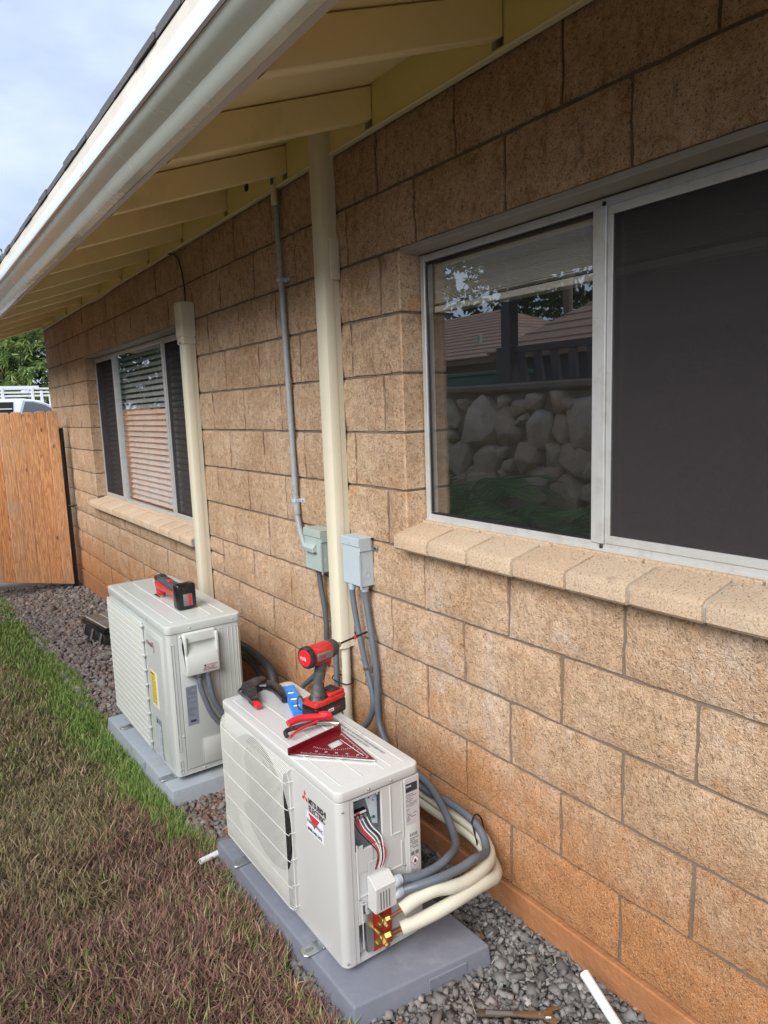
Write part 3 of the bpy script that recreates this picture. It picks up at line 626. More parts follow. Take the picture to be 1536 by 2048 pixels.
# near window : frame face at x=.087
wa = MB().box(.0, .001, 0, .001, 0, .001)
wa = frame(house, -.415, 1.1, 1.11, 2.014, .022, .087, .125, 'window')
wa['label'] = 'large two pane sliding window, left pane clear, right pane screened'
MB().box(.081, .0875, -.415, 1.1, 1.104, 1.1155, .001).build('frame_lip', 'winframe', wa)
MB().box(.078, .118, .328, .352, 1.13, 1.993, .0015).build('mullion', 'winframe', wa)
MB().box(.082, .1, .352, .372, 1.13, 1.993, .0015).build('sash_stile', 'winframe', wa)
MB().box(.100, .104, .36, 1.075, 1.14, 1.985).build('pane', 'glass', wa, 0)
mb = MB(); 
for (a, b, c, d) in ((.3525, 1.082, 1.131, 1.139), (.3525, 1.082, 1.982, 1.990), (1.0725, 1.081, 1.14, 1.981)): mb.box(.094, .0995, a, b, c, d, .001)
mb.build('glazing_bead', 'cable_b', wa)
mb = MB()
for (a, b, c, d) in ((-.392, .327, 1.131, 1.153), (-.392, .327, 1.97, 1.992), (.312, .327, 1.153, 1.97), (-.392, -.377, 1.153, 1.97)): mb.box(.084, .096, a, b, c, d, .001)
mb.build('screen_frame', 'winframe', wa)
MB().box(.0885, .0893, -.378, .3125, 1.152, 1.971).build('insect_screen', 'screen', wa, 0)
MB().box(.108, .112, -.39, .33, 1.14, 1.985).build('pane', 'glass', wa, 0)
for (yy, zz) in ((.340, 2.0), (.340, 1.121)): MB().lathe([(.006, 0), (.006, .002), (.003, .004)], (.0865, yy, zz), (-1, 0, 0), 8).build('frame_bolt', 'hingeblack', wa)
# raised blind behind the left pane: stacked slats
for k in range(26):
    z = 1.982 - k * .0049
    MB().box(.125 + random.uniform(0, .003), .172, -.38, 1.07, z - .0017 + random.uniform(-.0004, .0004), z + .0012).build('blind_slat', 'blind_raised', wa, 0)
MB().box(.122, .175, -.38, 1.07, 1.826, 1.846, .002).build('blind_bottom_rail', 'blind_raised', wa)
for yy in (.98, .72, .42):
    pts = [(.119, yy + random.uniform(-.02, .02), 1.97 - .016 * j) for j in range(9)]; pts += [(.119, yy - .01, 1.815), (.119, yy + .012, 1.82)]
    MB().tube(pts, .0009, 5, step=.01).build('blind_cord', 'blind', wa)
# far window : three lites
wb = frame(house, 3.205, 5.73, .812, 2.014, .022, .087, .125, 'window'); wb['label'] = 'far three part window with white blinds lowered in the middle pane'
for (a, b) in ((5.10, 5.135), (3.85, 3.885)): MB().box(.078, .118, a, b, .83, 1.993, .0015).build('mullion', 'winframe', wb)
for (a, b) in ((5.137, 5.71), (3.225, 3.848)):
    mb = MB()
    for (c, d, e, f) in ((a, b, .833, .851), (a, b, 1.975, 1.993), (a, a + .016, .851, 1.975), (b - .016, b, .851, 1.975)): mb.box(.085, .097, c, d, e, f, .001)
    mb.build('screen_frame', 'winframe', wb); MB().box(.0895, .0902, a + .014, b - .014, .85, 1.976).build('insect_screen', 'screen', wb, 0)
    MB().box(.108, .112, a, b, .84, 1.985).build('pane', 'glass', wb, 0)
MB().box(.100, .104, 3.886, 5.099, .835, 1.99).build('pane', 'glass', wb, 0)
for k in range(27):
    z = 1.965 - k * .0425
    MB().obox((.160, 4.465, z), .046, 2.44, .0028, Euler((0, R(-40), 0)).to_matrix()).build('blind_slat', 'blind', wb, 0)
for yy in (3.6, 4.1, 4.6, 5.0, 5.4): MB().box(.131, .1325, yy, yy + .002, .85, 1.98).build('blind_cord', 'blind', wb, 0)
# rooms behind the glass
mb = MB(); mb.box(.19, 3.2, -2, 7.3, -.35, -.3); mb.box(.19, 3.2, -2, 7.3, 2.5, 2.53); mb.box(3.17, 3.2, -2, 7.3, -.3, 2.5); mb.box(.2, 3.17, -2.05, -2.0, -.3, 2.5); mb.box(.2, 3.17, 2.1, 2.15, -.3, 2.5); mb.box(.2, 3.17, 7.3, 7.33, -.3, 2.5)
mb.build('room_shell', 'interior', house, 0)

# ------------------------------------------------------------------ on the wall
def duct(name, label, y0, y1, z0, z1, cap=False):
    e = root(name, label, 'pipe cover', (0, (y0 + y1) / 2, z0), 0, 'vinyl covers over pipes on the wall'); B = Wd(e)
    base = [(-.0035, y0), (-.030, y0), (-.030, y1), (-.0035, y1)]
    B(MB().prism([(a, b) for a, b in base], 2, z0 + .004, z1), 'base_channel', 'duct')
    cv = [(-.0295, y0 - .0015), (-.052, y0 - .0015), (-.064, y0 + .004), (-.071, y0 + .016), (-.0725, y0 + .03), (-.0725, y1 - .022), (-.069, y1 - .009), (-.060, y1 - .001), (-.05, y1 + .0015), (-.0295, y1 + .0015)]
    B(MB().prism(cv, 2, z0, z1, bev=.0015), 'cover', 'duct', shade=25)
    return e, B
d1, B = duct('line_cover', 'tall cream pipe cover running from the eave down between the grey boxes', 1.478, 1.556, .557, 2.53)
B(MB().box(-.045, -.003, 1.466, 1.476, 1.99, 2.14, .005, 2), 'foam_seal', 'foam')
d2, B = duct('line_cover', 'shorter cream pipe cover with a wide rounded cap beside the far window', 3.020, 3.100, .30, 1.93)
capp = [(-.003, 3.003), (-.072, 3.006), (-.082, 3.02), (-.083, 3.095), (-.072, 3.118), (-.003, 3.122)]
B(MB().prism(capp, 2, 1.93, 2.125, bev=.016, seg=3), 'end_cap', 'duct', shade=40)
B(MB().prism([(a * .96, 3.062 + (b - 3.062) * .86) for a, b in capp], 2, 1.895, 1.935, bev=.004), 'cap_collar', 'duct')
B(MB().box(-.0815, -.0795, 3.04, 3.06, 1.90, 1.906), 'cap_screw', 'hingeblack')
# cable leaving the cap to the eave, and along the bead
MB().tube([(-.02, 3.085, 2.12), (-.012, 3.105, 2.22), (-.012, 3.14, 2.33), (-.014, 3.20, 2.40), (-.02, 3.33, 2.435)], .0045, 8).build('thin_cable', 'cable_b', label='thin black cable rising from the far cover cap to the eave', cat='cable')
MB().tube([(-.03, 7.3, 2.425), (-.03, 6.4, 2.418), (-.031, 5.6, 2.425), (-.03, 4.9, 2.405), (-.03, 4.2, 2.425), (-.03, 3.6, 2.415), (-.026, 3.34, 2.432)], .0042, 6, step=.05).build('eave_cable', 'cable', label='cream cable sagging along the bottom of the eave trim', cat='cable')
# small things under the eave
MB().box(-.0205, -.0185, 1.93, 1.965, 2.455, 2.51).box(-.0206, -.0186, 1.87, 2.0, 2.49, 2.506).build('painters_tape', 'tape', label='torn blue painters tape stuck on the yellow eave board', cat='tape')
MB().lathe([(.016, 0), (.018, .002), (.018, .004)], (-.0185, 2.20, 2.505), (-1, 0, 0), 14).build('vent_hole_cover', 'hingeblack', label='small dark round hole cover in the yellow eave blocking', cat='hole cover')
# rigid conduit
e = root('rigid_conduit', 'thin weathered grey conduit running down the wall into the left grey box', 'conduit', (-.022, 1.89, .9)); B = Wd(e)
B(MB().tube([(-.022, 1.925, 2.40), (-.022, 1.91, 2.0), (-.022, 1.895, 1.5), (-.022, 1.885, 1.12), (-.022, 1.875, 1.03), (-.022, 1.845, .955), (-.024, 1.80, .905), (-.026, 1.745, .885)], .0125, 12, step=.02), 'pipe', 'conduit', shade=60)
B(MB().cyl((-.022, 1.886, 1.14), (-.022, 1.879, 1.06), .0152, 12), 'coupling', 'conduit'); B(MB().cyl((-.022, 1.925, 2.36), (-.022, 1.926, 2.43), .018, 12), 'top_fitting', 'zinc')
B(MB().tube([(-.022, 1.926, 2.42), (-.019, 1.928, 2.47), (-.019, 1.93, 2.5)], .004, 6), 'lead_wire', 'cable')
for z in (2.06, 1.12):
    yy = 1.885 + (z - 1.12) * .03
    B(MB().box(-.038, -.002, yy - .016, yy + .014, z - .009, z + .009, .003).box(-.006, -.002, yy - .045, yy - .012, z - .009, z + .009, .002), 'clamp', 'fitting'); B(MB().lathe([(.005, 0), (.004, .004)], (-.006, yy - .034, z), (-1, 0, 0), 8), 'clamp_screw', 'zinc')
# disconnect boxes
def dbox(label, y0, y1, z0, z1, dp, mat, handle):
    e = root('disconnect_box', label, 'electrical box', (0, (y0 + y1) / 2, z0), 0, 'grey disconnect boxes on the wall'); B = Wd(e)
    B(MB().box(-dp + .006, -.002, y0 + .003, y1 - .003, z0, z1 - .012, .002), 'body', mat)
    B(MB().box(-dp, -dp + .0055, y0 + .001, y1 - .001, z0 + .004, z1 - .034, .0015), 'cover', mat)
    B(MB().box(-dp - .004, -.001, y0 - .003, y1 + .003, z1 - .004, z1, .0015).box(-dp - .004, -dp - .001, y0 - .003, y1 + .003, z1 - .032, z1 - .003, .0012).box(-dp, -.014, y0 - .003, y0 - .0005, z1 - .05, z1 - .003, .001).box(-dp, -.014, y1 + .0005, y1 + .003, z1 - .05, z1 - .003, .001), 'hood', mat)
    ms = MB()
    for r_ in (.015, .0095): ms.tube([((-dp - .004) / 2 + r_ * math.cos(a * math.pi / 9), y0 + .0028, z0 + .045 + r_ * math.sin(a * math.pi / 9)) for a in range(19)], .0011, 5, step=.02)
    B(ms, 'knockout', mat); B(MB().box(-dp, -dp + .006, y0 + .0005, y0 + .003, z0 - .008, z1 - .06), 'side_flange', mat)
    B(MB().box(-.006, -.002, y0 - .026, y0 + .004, z1 - .05, z1 - .036, .001), 'mounting_tab', 'zinc'); B(MB().lathe([(.004, 0), (.003, .003)], (-.006, y0 - .018, z1 - .043), (-1, 0, 0), 8), 'tab_screw', 'hingeblack')
    B(MB().lathe([(.003, 0), (.002, .002)], (-dp - .004, (y0 + y1) / 2, z1 - .022), (-1, 0, 0), 8), 'hood_screw', 'zinc')
    if handle:
        B(MB().prism([(z1 - .060, -dp), (z1 - .095, -dp), (z1 - .095, -dp - .016), (z1 - .078, -dp - .020), (z1 - .062, -dp - .010)], 1, y0 + .038, y1 - .022, bev=.002), 'handle', mat)
        B(MB().box(-dp - .0012, -dp, y0 + .034, y1 - .018, z1 - .104, z1 - .096), 'handle_slot', 'printgrey')
    return e
dbox('green grey disconnect box with a raised pull handle, left of the tall cover', 1.600, 1.736, .85, 1.026, .070, 'greymetal2', True)
dbox('bluish grey disconnect box with plain front, right of the tall cover', 1.318, 1.440, .842, 1.030, .066, 'greymetal', False)
# flexible conduits
def flex(pts, r, mat, label, name='flex_conduit', fit=(), cat='conduit'):
    e = root(name, label, cat, pts[-1]); B = Wd(e)
    B(MB().tube(pts, r, 12, rib=.035, pitch=.0055), 'hose', mat, shade=80)
    for (p, d, m_) in fit:
        p = Vector(p); d = Vector(d).normalized()
        B(MB().lathe([(r * 1.1, -.004), (r * 1.28, 0), (r * 1.3, .011), (r * 1.18, .014), (r * 1.18, .021), (r * 1.06, .025)], p, d, 12), 'fitting', m_, shade=30)
    return e
e = flex([(-.035, 1.69, .856), (-.032, 1.685, .78), (-.028, 1.665, .66), (-.026, 1.668, .56), (-.026, 1.70, .46), (-.03, 1.77, .36), (-.04, 1.88, .27), (-.07, 1.93, .20)], .0115, 'flex2', 'dark grey flexible conduit hanging from the left grey box', fit=[((-.035, 1.69, .856), (0, 0, -1), 'flex2')])
Wd(e)(MB().cyl((-.026, 1.672, .525), (-.026, 1.670, .539), .0150, 12).box(-.014, -.002, 1.64, 1.66, .525, .54, .002), 'strap', 'fitting')
e = flex([(-.045, 1.412, .842), (-.045, 1.41, .78), (-.04, 1.39, .66), (-.035, 1.352, .52), (-.035, 1.318, .43), (-.04, 1.305, .37), (-.05, 1.33, .30), (-.08, 1.40, .22)], .0115, 'flex', 'blue grey flexible conduit from the right grey box, crossing left behind the near unit', fit=[((-.045, 1.412, .842), (0, 0, -1), 'fitting')])
Wd(e)(MB().cyl((-.035, 1.349, .505), (-.035, 1.347, .518), .0142, 12).box(-.018, -.002, 1.325, 1.34, .505, .518, .001), 'clamp', 'zinc')
e = flex([(-.03, 1.345, .842), (-.03, 1.34, .78), (-.028, 1.318, .66), (-.028, 1.292, .52), (-.028, 1.29, .43), (-.03, 1.29, .37), (-.036, 1.27, .30), (-.045, 1.20, .24), (-.05, 1.10, .205), (-.052, .98, .178), (-.058, .85, .194), (-.063, .745, .198), (-.067, .68, .185), (-.082, .635, .165), (-.12, .595, .166), (-.19, .566, .192), (-.25, .558, .193), (-.324, .558, .196), (-.385, .576, .190), (-.425, .598, .180)], .0125, 'flex', 'blue grey flexible conduit looping widest to the lower fitting of the near unit', fit=[((-.03, 1.345, .842), (0, 0, -1), 'fitting'), ((-.452, .603, .178), (1, 0, 0), 'fitting')])
Wd(e)(MB().cyl((-.028, 1.298, .485), (-.028, 1.296, .498), .0145, 12), 'clamp', 'zinc')
flex([(-.055, 1.40, .235), (-.062, 1.22, .25), (-.066, 1.05, .238), (-.072, .93, .226), (-.088, .86, .213), (-.110, .785, .190), (-.132, .727, .164), (-.178, .664, .172), (-.25, .613, .196), (-.31, .597, .198), (-.375, .594, .203), (-.425, .603, .211)], .0125, 'flex', 'blue grey flexible conduit with the tighter loop to the upper fitting of the near unit', fit=[((-.452, .605, .212), (1, 0, 0), 'fitting')])
# cream insulated pipes
def insul(pts, r, label, ends=()):
    e = root('insulated_pipe', label, 'pipe', pts[-1], 0, 'cream insulated refrigerant pipes'); B = Wd(e)
    B(MB().tube(pts, r, 16, uvs=True, step=.01, wob=.05), 'insulation', 'insul', shade=80)
    for p, q, rr in ends: B(MB().tube([p, q], rr, 10), 'copper_tube', 'copper')
    return e
insul([(-.035, 1.500, .57), (-.035, 1.502, .45), (-.035, 1.505, .32), (-.036, 1.49, .22), (-.036, 1.40, .165), (-.034, 1.22, .145), (-.032, 1.0, .140), (-.036, .88, .142), (-.04, .78, .150), (-.047, .70, .148), (-.064, .642, .137), (-.10, .597, .137), (-.16, .563, .148), (-.235, .546, .154), (-.30, .546, .162), (-.35, .558, .168), (-.40, .574, .155), (-.445, .582, .138)], .0185, 'cream insulated pipe curving to the upper brass valve of the near unit', [((-.44, .582, .139), (-.497, .588, .128), .005)])
insul([(-.036, 1.46, .16), (-.036, 1.3, .118), (-.034, 1.0, .104), (-.035, .855, .110), (-.038, .74, .112), (-.046, .668, .098), (-.070, .606, .088), (-.115, .560, .104), (-.172, .543, .120), (-.24, .535, .126), (-.314, .536, .120), (-.385, .556, .101), (-.449, .580, .084)], .0195, 'cream insulated pipe curving lowest to the bottom brass valve of the near unit', [((-.44, .578, .086), (-.50, .582, .084), .007)])
MB().tube([(-.078, .70, .20), (-.068, .702, .214), (-.052, .704, .214), (-.030, .706, .185), (-.020, .706, .12), (-.030, .704, .098), (-.052, .70, .098), (-.064, .698, .14), (-.078, .70, .20)], .0028, 6, step=.008).build('zip_tie', 'cable_b', label='black zip tie round the pipes beside the orange wall', cat='zip tie')
MB().tube([(-.058, 1.47, .41), (-.062, 1.52, .405), (-.062, 1.57, .405), (-.045, 1.59, .41), (-.015, 1.57, .41), (-.012, 1.49, .41), (-.04, 1.465, .41), (-.058, 1.47, .41)], .0028, 6, step=.01).build('zip_tie', 'cable_b', label='black zip tie binding the pipes under the tall cover', cat='zip tie')
flex([(-.045, 1.56, .575), (-.046, 1.562, .45), (-.046, 1.565, .33), (-.05, 1.57, .22)], .012, 'flex', 'blue grey flexible conduit coming out under the tall cream cover')
# far unit black insulated lines
def blk(pts, r, label):
    MB().tube(pts, r, 14, step=.012, wob=.07).build('black_insulated_pipe', 'insul_b', shade=80, label=label, cat='pipe', group='black insulated lines behind the far unit')
blk([(-.03, 3.02, .34), (-.04, 2.9, .30), (-.09, 2.75, .31), (-.11, 2.5, .335), (-.115, 2.32, .345), (-.12, 2.17, .338), (-.122, 2.05, .318), (-.13, 2.0, .265), (-.15, 2.02, .19), (-.2, 2.08, .12), (-.25, 2.12, .1)], .0215, 'thick black insulated pipe along the wall, bending down beside the far unit')
blk([(-.03, 3.0, .25), (-.05, 2.8, .25), (-.1, 2.5, .275), (-.11, 2.28, .285), (-.125, 2.16, .26), (-.15, 2.13, .19), (-.19, 2.15, .12)], .017, 'thinner black insulated pipe tucked under the thick one by the far unit')

# ------------------------------------------------------------------ near unit
def plate_hole(x, y0, y1, z0, z1, cy, cz, r, th, n=48):
    """-x facing plate with a round hole"""
    bm = bmesh.new(); A = []; Bv = []
    for k in range(n):
        a = 2 * math.pi * k / n; c, s_ = math.cos(a), math.sin(a); A.append((cy + r * c, cz + r * s_))
        t = min(((y1 - cy) / c if c > 0 else (y0 - cy) / c) if abs(c) > 1e-6 else 9, ((z1 - cz) / s_ if s_ > 0 else (z0 - cz) / s_) if abs(s_) > 1e-6 else 9)
        Bv.append((cy + t * c, cz + t * s_))
    for cn in ((y0, z0), (y1, z0), (y1, z1), (y0, z1)):      # snap nearest outer vertex to each corner
        j = min(range(n), key=lambda q: (Bv[q][0] - cn[0]) ** 2 + (Bv[q][1] - cn[1]) ** 2); Bv[j] = cn
    va = [bm.verts.new((x, *p)) for p in A]; vb = [bm.verts.new((x, *p)) for p in Bv]; vc = [bm.verts.new((x + .03, cy + (p[0] - cy) * .94, cz + (p[1] - cz) * .94)) for p in A]; vd = [bm.verts.new((x + th, *p)) for p in Bv]
    for k in range(n):
        q = (k + 1) % n; bm.faces.new((va[k], vb[k], vb[q], va[q])); bm.faces.new((vc[k], va[k], va[q], vc[q])); bm.faces.new((vb[k], vd[k], vd[q], vb[q]))
    return bm
ua = root('outdoor_unit', 'near white outdoor unit with wire guard and open wiring cover, tools on top', 'air conditioner', (-.465, 1.03, -.012)); B = Wd(ua)
X0, X1, Y0, Y1, Z0, Z1 = -.602, -.332, .635, 1.418, -.010, .515
B(MB().box(X0 + .045, X1 - .003, .735, Y1 - .003, Z0 + .01, Z1 - .012), 'inner_shell', 'unit')
B(MB().prism(rrect(X0 + .006, X1 - .006, Y0 + .006, Y1 - .006, .02), 2, Z0 - .002, Z0 + .014), 'base_pan', 'unit')
# front corner panel with rounded vertical edge
rc = .022; pl = [(X0, .905), (X0, Y0 + rc)] + [(X0 + rc - rc * math.cos(R(a)), Y0 + rc - rc * math.sin(R(a))) for a in (15, 30, 45, 60, 75)] + [(X0 + rc, Y0), (-.566, Y0), (-.566, Y0 + .006), (X0 + .03, .70), (X0 + .03, .905)]
pl[0] = (X0, .8975); pl[-1] = (X0 + .03, .8975)
B(MB().prism(pl, 2, Z0 + .004, .482, bev=.0015), 'front_panel', 'unit', shade=30)
B(MB().add(plate_hole(X0, .898, Y1 - .02, Z0 + .004, .482, 1.145, .245, .229, .03)), 'fan_panel', 'unit')
B(MB().prism([(X0, Y1 - .0195), (X0 + .004, Y1 - .006), (X0 + .02, Y1), (X1 - .02, Y1), (X1 - .004, Y1 - .006), (X1, Y1 - .02), (X1, Y1 - .1), (X0 + .03, Y1 - .1), (X0 + .03, Y1 - .0195)], 2, Z0 + .004, .482), 'end_panel', 'unit')
# service side (-y): panels around the open terminal window
so_x0, so_x1, so_z0, so_z1 = -.551, -.462, .352, .472
def svc(x0, x1, z0, z1, y=Y0 + .0015, th=.008, name='service_panel', bev=.0015): return B(MB().box(x0, x1, y, y + th, z0, z1, bev), name, 'unit')
svc(-.5655, so_x0, Z0 + .006, .480); svc(so_x1, -.386, Z0 + .05, .480)
svc(so_x0 + .0004, so_x1 - .0004, so_z1, .480); svc(so_x0 + .0004, so_x1 - .0004, Z0 + .115, so_z0 - .028)
B(MB().box(-.386, X1 + .001, Y0 - .0005, Y0 + .09, Z0 + .006, .4815, .004, 2).box(-.42, -.386, Y0 + .0105, Y0 + .02, Z0 + .006, .47), 'rear_column', 'unit')
B(MB().box(-.5655, -.386, Y0 + .018, Y0 + .022, Z0 + .004, .12), 'inner_plate', 'zinc')
B(MB().box(-.565, -.40, Y0 + .0695, Y0 + .072, .10, .48), 'wiring_bay_back', 'galv')
# embossed lines on the service panel
mb = MB()
for (x0, x1, z0, z1) in ((-.549, -.546, .19, .345), (-.540, -.5375, .03, .165), (-.527, -.5245, .03, .165), (-.540, -.5245, .162, .1645), (-.455, -.400, .225, .2275), (-.400, -.3975, .2275, .30), (-.4335, -.431, .33, .478), (-.4335, -.40, .328, .3305), (-.549, -.51, .188, .1905)):
    B(MB().box(x0, x1, Y0 - .0012, Y0 + .002, z0, z1, .0005), 'emboss_rib', 'unit')
B(MB().box(-.374, -.3715, Y0 - .0020, Y0, .03, .31, .0004).box(-.3935, -.391, Y0 - .0020, Y0, .31, .475, .0004), 'column_rib', 'unit')
mb = MB()
for (x0, z0) in ((-.535, .135), (-.531, .042)): mb.box(x0, x0 + .004, Y0 - .0004, Y0 + .001, z0, z0 + .03)
B(mb, 'vent_slot', 'print')
# wiring bay contents
B(MB().box(-.549, -.496, Y0 + .022, Y0 + .04, .402, .424, .002), 'terminal_block', 'blackshine')
for k in range(4): B(MB().lathe([(.0052, 0), (.0052, .003), (.002, .004)], (-.5425 + .0125 * k, Y0 + .022, .410), (0, -1, 0), 8), 'terminal_screw', 'zinc')
B(MB().box(-.548, -.50, Y0 + .0210, Y0 + .0222, .4175, .4235), 'terminal_label', 'white'); B(MB().box(-.534, -.521, Y0 + .0204, Y0 + .0210, .4175, .4235), 'terminal_label', 'printred')
B(MB().box(-.548, -.506, Y0 + .058, Y0 + .060, .43, .475), 'circuit_board', 'pcb'); B(MB().box(-.535, -.518, Y0 + .044, Y0 + .058, .448, .466, .001), 'capacitor', 'printgrey')
B(MB().prism([(.470, -.505), (.470, -.470), (.445, -.461), (.365, -.461), (.372, -.478), (.43, -.492)], 1, Y0 + .026, Y0 + .029), 'metal_bracket', 'galv')
for (xx, zz) in ((-.487, .452), (-.474, .440)): B(MB().lathe([(.0022, 0), (.0022, .0006)], (xx, Y0 + .026, zz), (0, -1, 0), 8), 'bracket_hole', 'print')
for xx in (-.484, -.472): B(MB().lathe([(.0045, 0), (.0045, .002)], (xx - .004, Y0 + .024, .392), (0, -1, 0), 10), 'ground_screw', 'pcb')
B(MB().box(-.515, -.495, Y0 + .036, Y0 + .050, .382, .398, .001), 'connector', 'white')
for i, (m_, x) in enumerate((('cable_b', -.54), ('redrub', -.532), ('white', -.522), ('white', -.512), ('cable_b', -.505), ('white', -.498), ('redrub', -.527))):
    q = -.489 + i * .0042
    B(MB().tube([(x, Y0 + .03, .405), (x + .008, Y0 + .012, .375), (x + .028, Y0 - .003, .345), (q, Y0 - .009, .31), (q + .001, Y0 - .008, .28), (q - .005, Y0 - .004, .255)], .0016, 6, step=.008), 'wire', m_, shade=80)
# lower flap with ear, cover box, plate and valves
B(MB().box(-.549, -.497, Y0 - .0006, Y0 + .0010, .26, .325, .0005).box(-.547, -.528, Y0 - .0006, Y0 + .0010, .325, .34, .0005), 'flap', 'unit')
B(MB().obox((-.489, Y0 - .004, .262), .055, .0016, .05, Euler((R(6), 0, 0)).to_matrix(), .0005), 'deflector', 'unit')
B(MB().prism([(Y0, .242), (Y0 - .012, .244), (Y0 - .043, .224), (Y0 - .043, .154), (Y0 - .036, .148), (Y0, .148)], 0, -.520, -.452, bev=.0015), 'conduit_cover', 'unit')
mb = MB()
for k in range(4): mb.box(-.507 + k * .0095, -.5035 + k * .0095, Y0 - .0436, Y0 - .0425, .160, .212)
B(mb, 'cover_slot', 'printgrey')
for (yy, zz) in ((Y0 - .036, .218), (Y0 - .036, .158)): B(MB().lathe([(.0032, 0), (.0032, .001), (.002, .0028)], (-.4525, yy, zz), (1, 0, 0), 10), 'cover_screw', 'zinc')
B(MB().prism([(Y0 + .001, .02), (Y0 - .012, .022), (Y0 - .012, .140), (Y0 + .001, .145)], 0, -.532, -.5135), 'side_channel', 'zinc')
B(MB().box(-.5125, -.448, Y0 - .008, Y0 - .004, .012, .142, .001), 'valve_plate', 'redplate')
def valve(c, sc):
    x, y, z = c
    mb = MB(); mb.lathe([(.011 * sc, -.012 * sc), (.0125 * sc, -.01 * sc), (.0125 * sc, .01 * sc), (.011 * sc, .012 * sc)], c, (1, -.1, 0), 12)
    mb.lathe([(.0125 * sc, 0), (.0125 * sc, .02 * sc), (.009 * sc, .021 * sc), (.009 * sc, .028 * sc)], c, (0, -1, -.45), 6)
    mb.lathe([(.009 * sc, 0), (.009 * sc, .018 * sc), (.0115 * sc, .0185 * sc), (.0115 * sc, .03 * sc), (.008 * sc, .033 * sc)], c, (-1, -.25, -.12), 12)
    mb.lathe([(.0125 * sc, .008 * sc), (.0125 * sc, .026 * sc), (.008 * sc, .03 * sc)], c, (1, -.55, .45), 6); mb.cyl((x, y + .05, z), c, .008 * sc)
    B(mb, 'brass_valve', 'brass', shade=30)
valve((-.498, .590, .127), .70); valve((-.507, .585, .083), .92)
# top lid
B(MB().prism(rrect(X0 - .0035, X1 + .0035, Y0 - .0035, Y1 + .0035, .024, 6), 2, .484, Z1, bev=.006, seg=3), 'top_panel', 'unit', shade=25)
mb = MB()
def strip(x0, x1, y0, y1): mb.box(x0, x1, y0, y1, Z1 - .001, Z1 + .0016, .0008)
for x in (-.572, -.5, -.43, -.405, -.362): strip(x - .002, x + .002, .665, 1.39 if x != -.405 else 1.0)
for y in (.667, .79, .915): strip(-.571, -.431, y, y + .0035)
strip(-.571, -.363, 1.388, 1.3915); strip(-.404, -.363, .668, .671)
B(mb, 'lid_emboss', 'unit')
for (x, y, n_) in ((-.505, Y0 - .0036, (0, -1, 0)), (-.430, Y0 - .0036, (0, -1, 0))): B(MB().lathe([(.0042, 0), (.0042, .001), (.002, .003)], (x, y, .496), n_, 10), 'lid_screw', 'zinc')
for (x, z) in ((-.588, .457), (-.4755, .47), (-.5445, .338), (-.545, .183), (-.5315, .171), (-.592, .010), (-.527, .033), (-.39, .22)): B(MB().lathe([(.0036, 0), (.0036, .001), (.0018, .0025)], (x, Y0 + .001 if x > -.58 else Y0 - .0003, z), (0, -1, 0), 8), 'panel_screw', 'zinc')
# fan, motor bracket and wire guard
B(MB().box(X0 + .04, X0 + .0445, .93, 1.40, .02, .475), 'fan_back', 'hingeblack')
fan = MB()
for k in range(3):
    a0 = 2 * math.pi * k / 3 + .3; pts = []
    bmf = bmesh.new(); G = []
    for i in range(6):
        r_ = .03 + .165 * i / 5; row = []
        for j in range(7):
            a = a0 + j / 6 * 1.55 - .2 * i / 5; row.append(bmf.verts.new((X0 + .034 - .022 * j / 6, 1.145 + r_ * math.cos(a), .245 + r_ * math.sin(a))))
        G.append(row)
    for i in range(5):
        for j in range(6): bmf.faces.new((G[i][j], G[i + 1][j], G[i + 1][j + 1], G[i][j + 1]))
    fan.add(bmf)
fan.lathe([(.04, 0), (.04, .025), (.03, .03)], (X0 + .037, 1.145, .245), (-1, 0, 0), 20); B(fan, 'fan', 'blackshine')
gm = MB(); gy0, gy1 = .9, 1.385; bulge = .026
nw = 64
for i in range(nw):
    y = gy0 + (gy1 - gy0) * i / (nw - 1)
    xx = X0 - bulge + (.018 if i in (0, nw - 1) else 0)
    gm.tube([(X0 + .001, y, .474), (X0 - bulge * .62, y, .466), (xx, y, .440), (xx, y, .30), (xx, y, .15), (xx, y, .030), (X0, y, .016)], .00125, 5, step=.06)
for z in (.438, .355, .275, .19, .105, .035): gm.tube([(X0 + .001, gy0 - .008, z), (X0 - bulge * .7, gy0 - .004, z), (X0 - bulge, gy0 + .004, z), (X0 - bulge, 1.1, z), (X0 - bulge, gy1 - .004, z), (X0, gy1 + .012, z)], .00105, 5, step=.2)
B(gm, 'wire_guard', 'guard', kind='stuff', shade=80)
# feet
def foot(B, x, y, z, mat='zinc'):
    B(MB().prism(rrect(x - .052, x + .03, y - .021, y + .021, .018), 2, z + .002, z + .006, bev=.001).box(x + .01, x + .03, y - .02, y + .02, z + .004, z + .02, .001), 'foot', mat)
    B(MB().prism(rrect(x - .040, x - .012, y - .006, y + .006, .0058), 2, z + .006, z + .0068), 'foot_slot', 'printgrey')
foot(B, X0 - .004, .785, -.031); foot(B, X0 - .004, 1.285, -.031); foot(B, X1 + .035, .785, -.031)
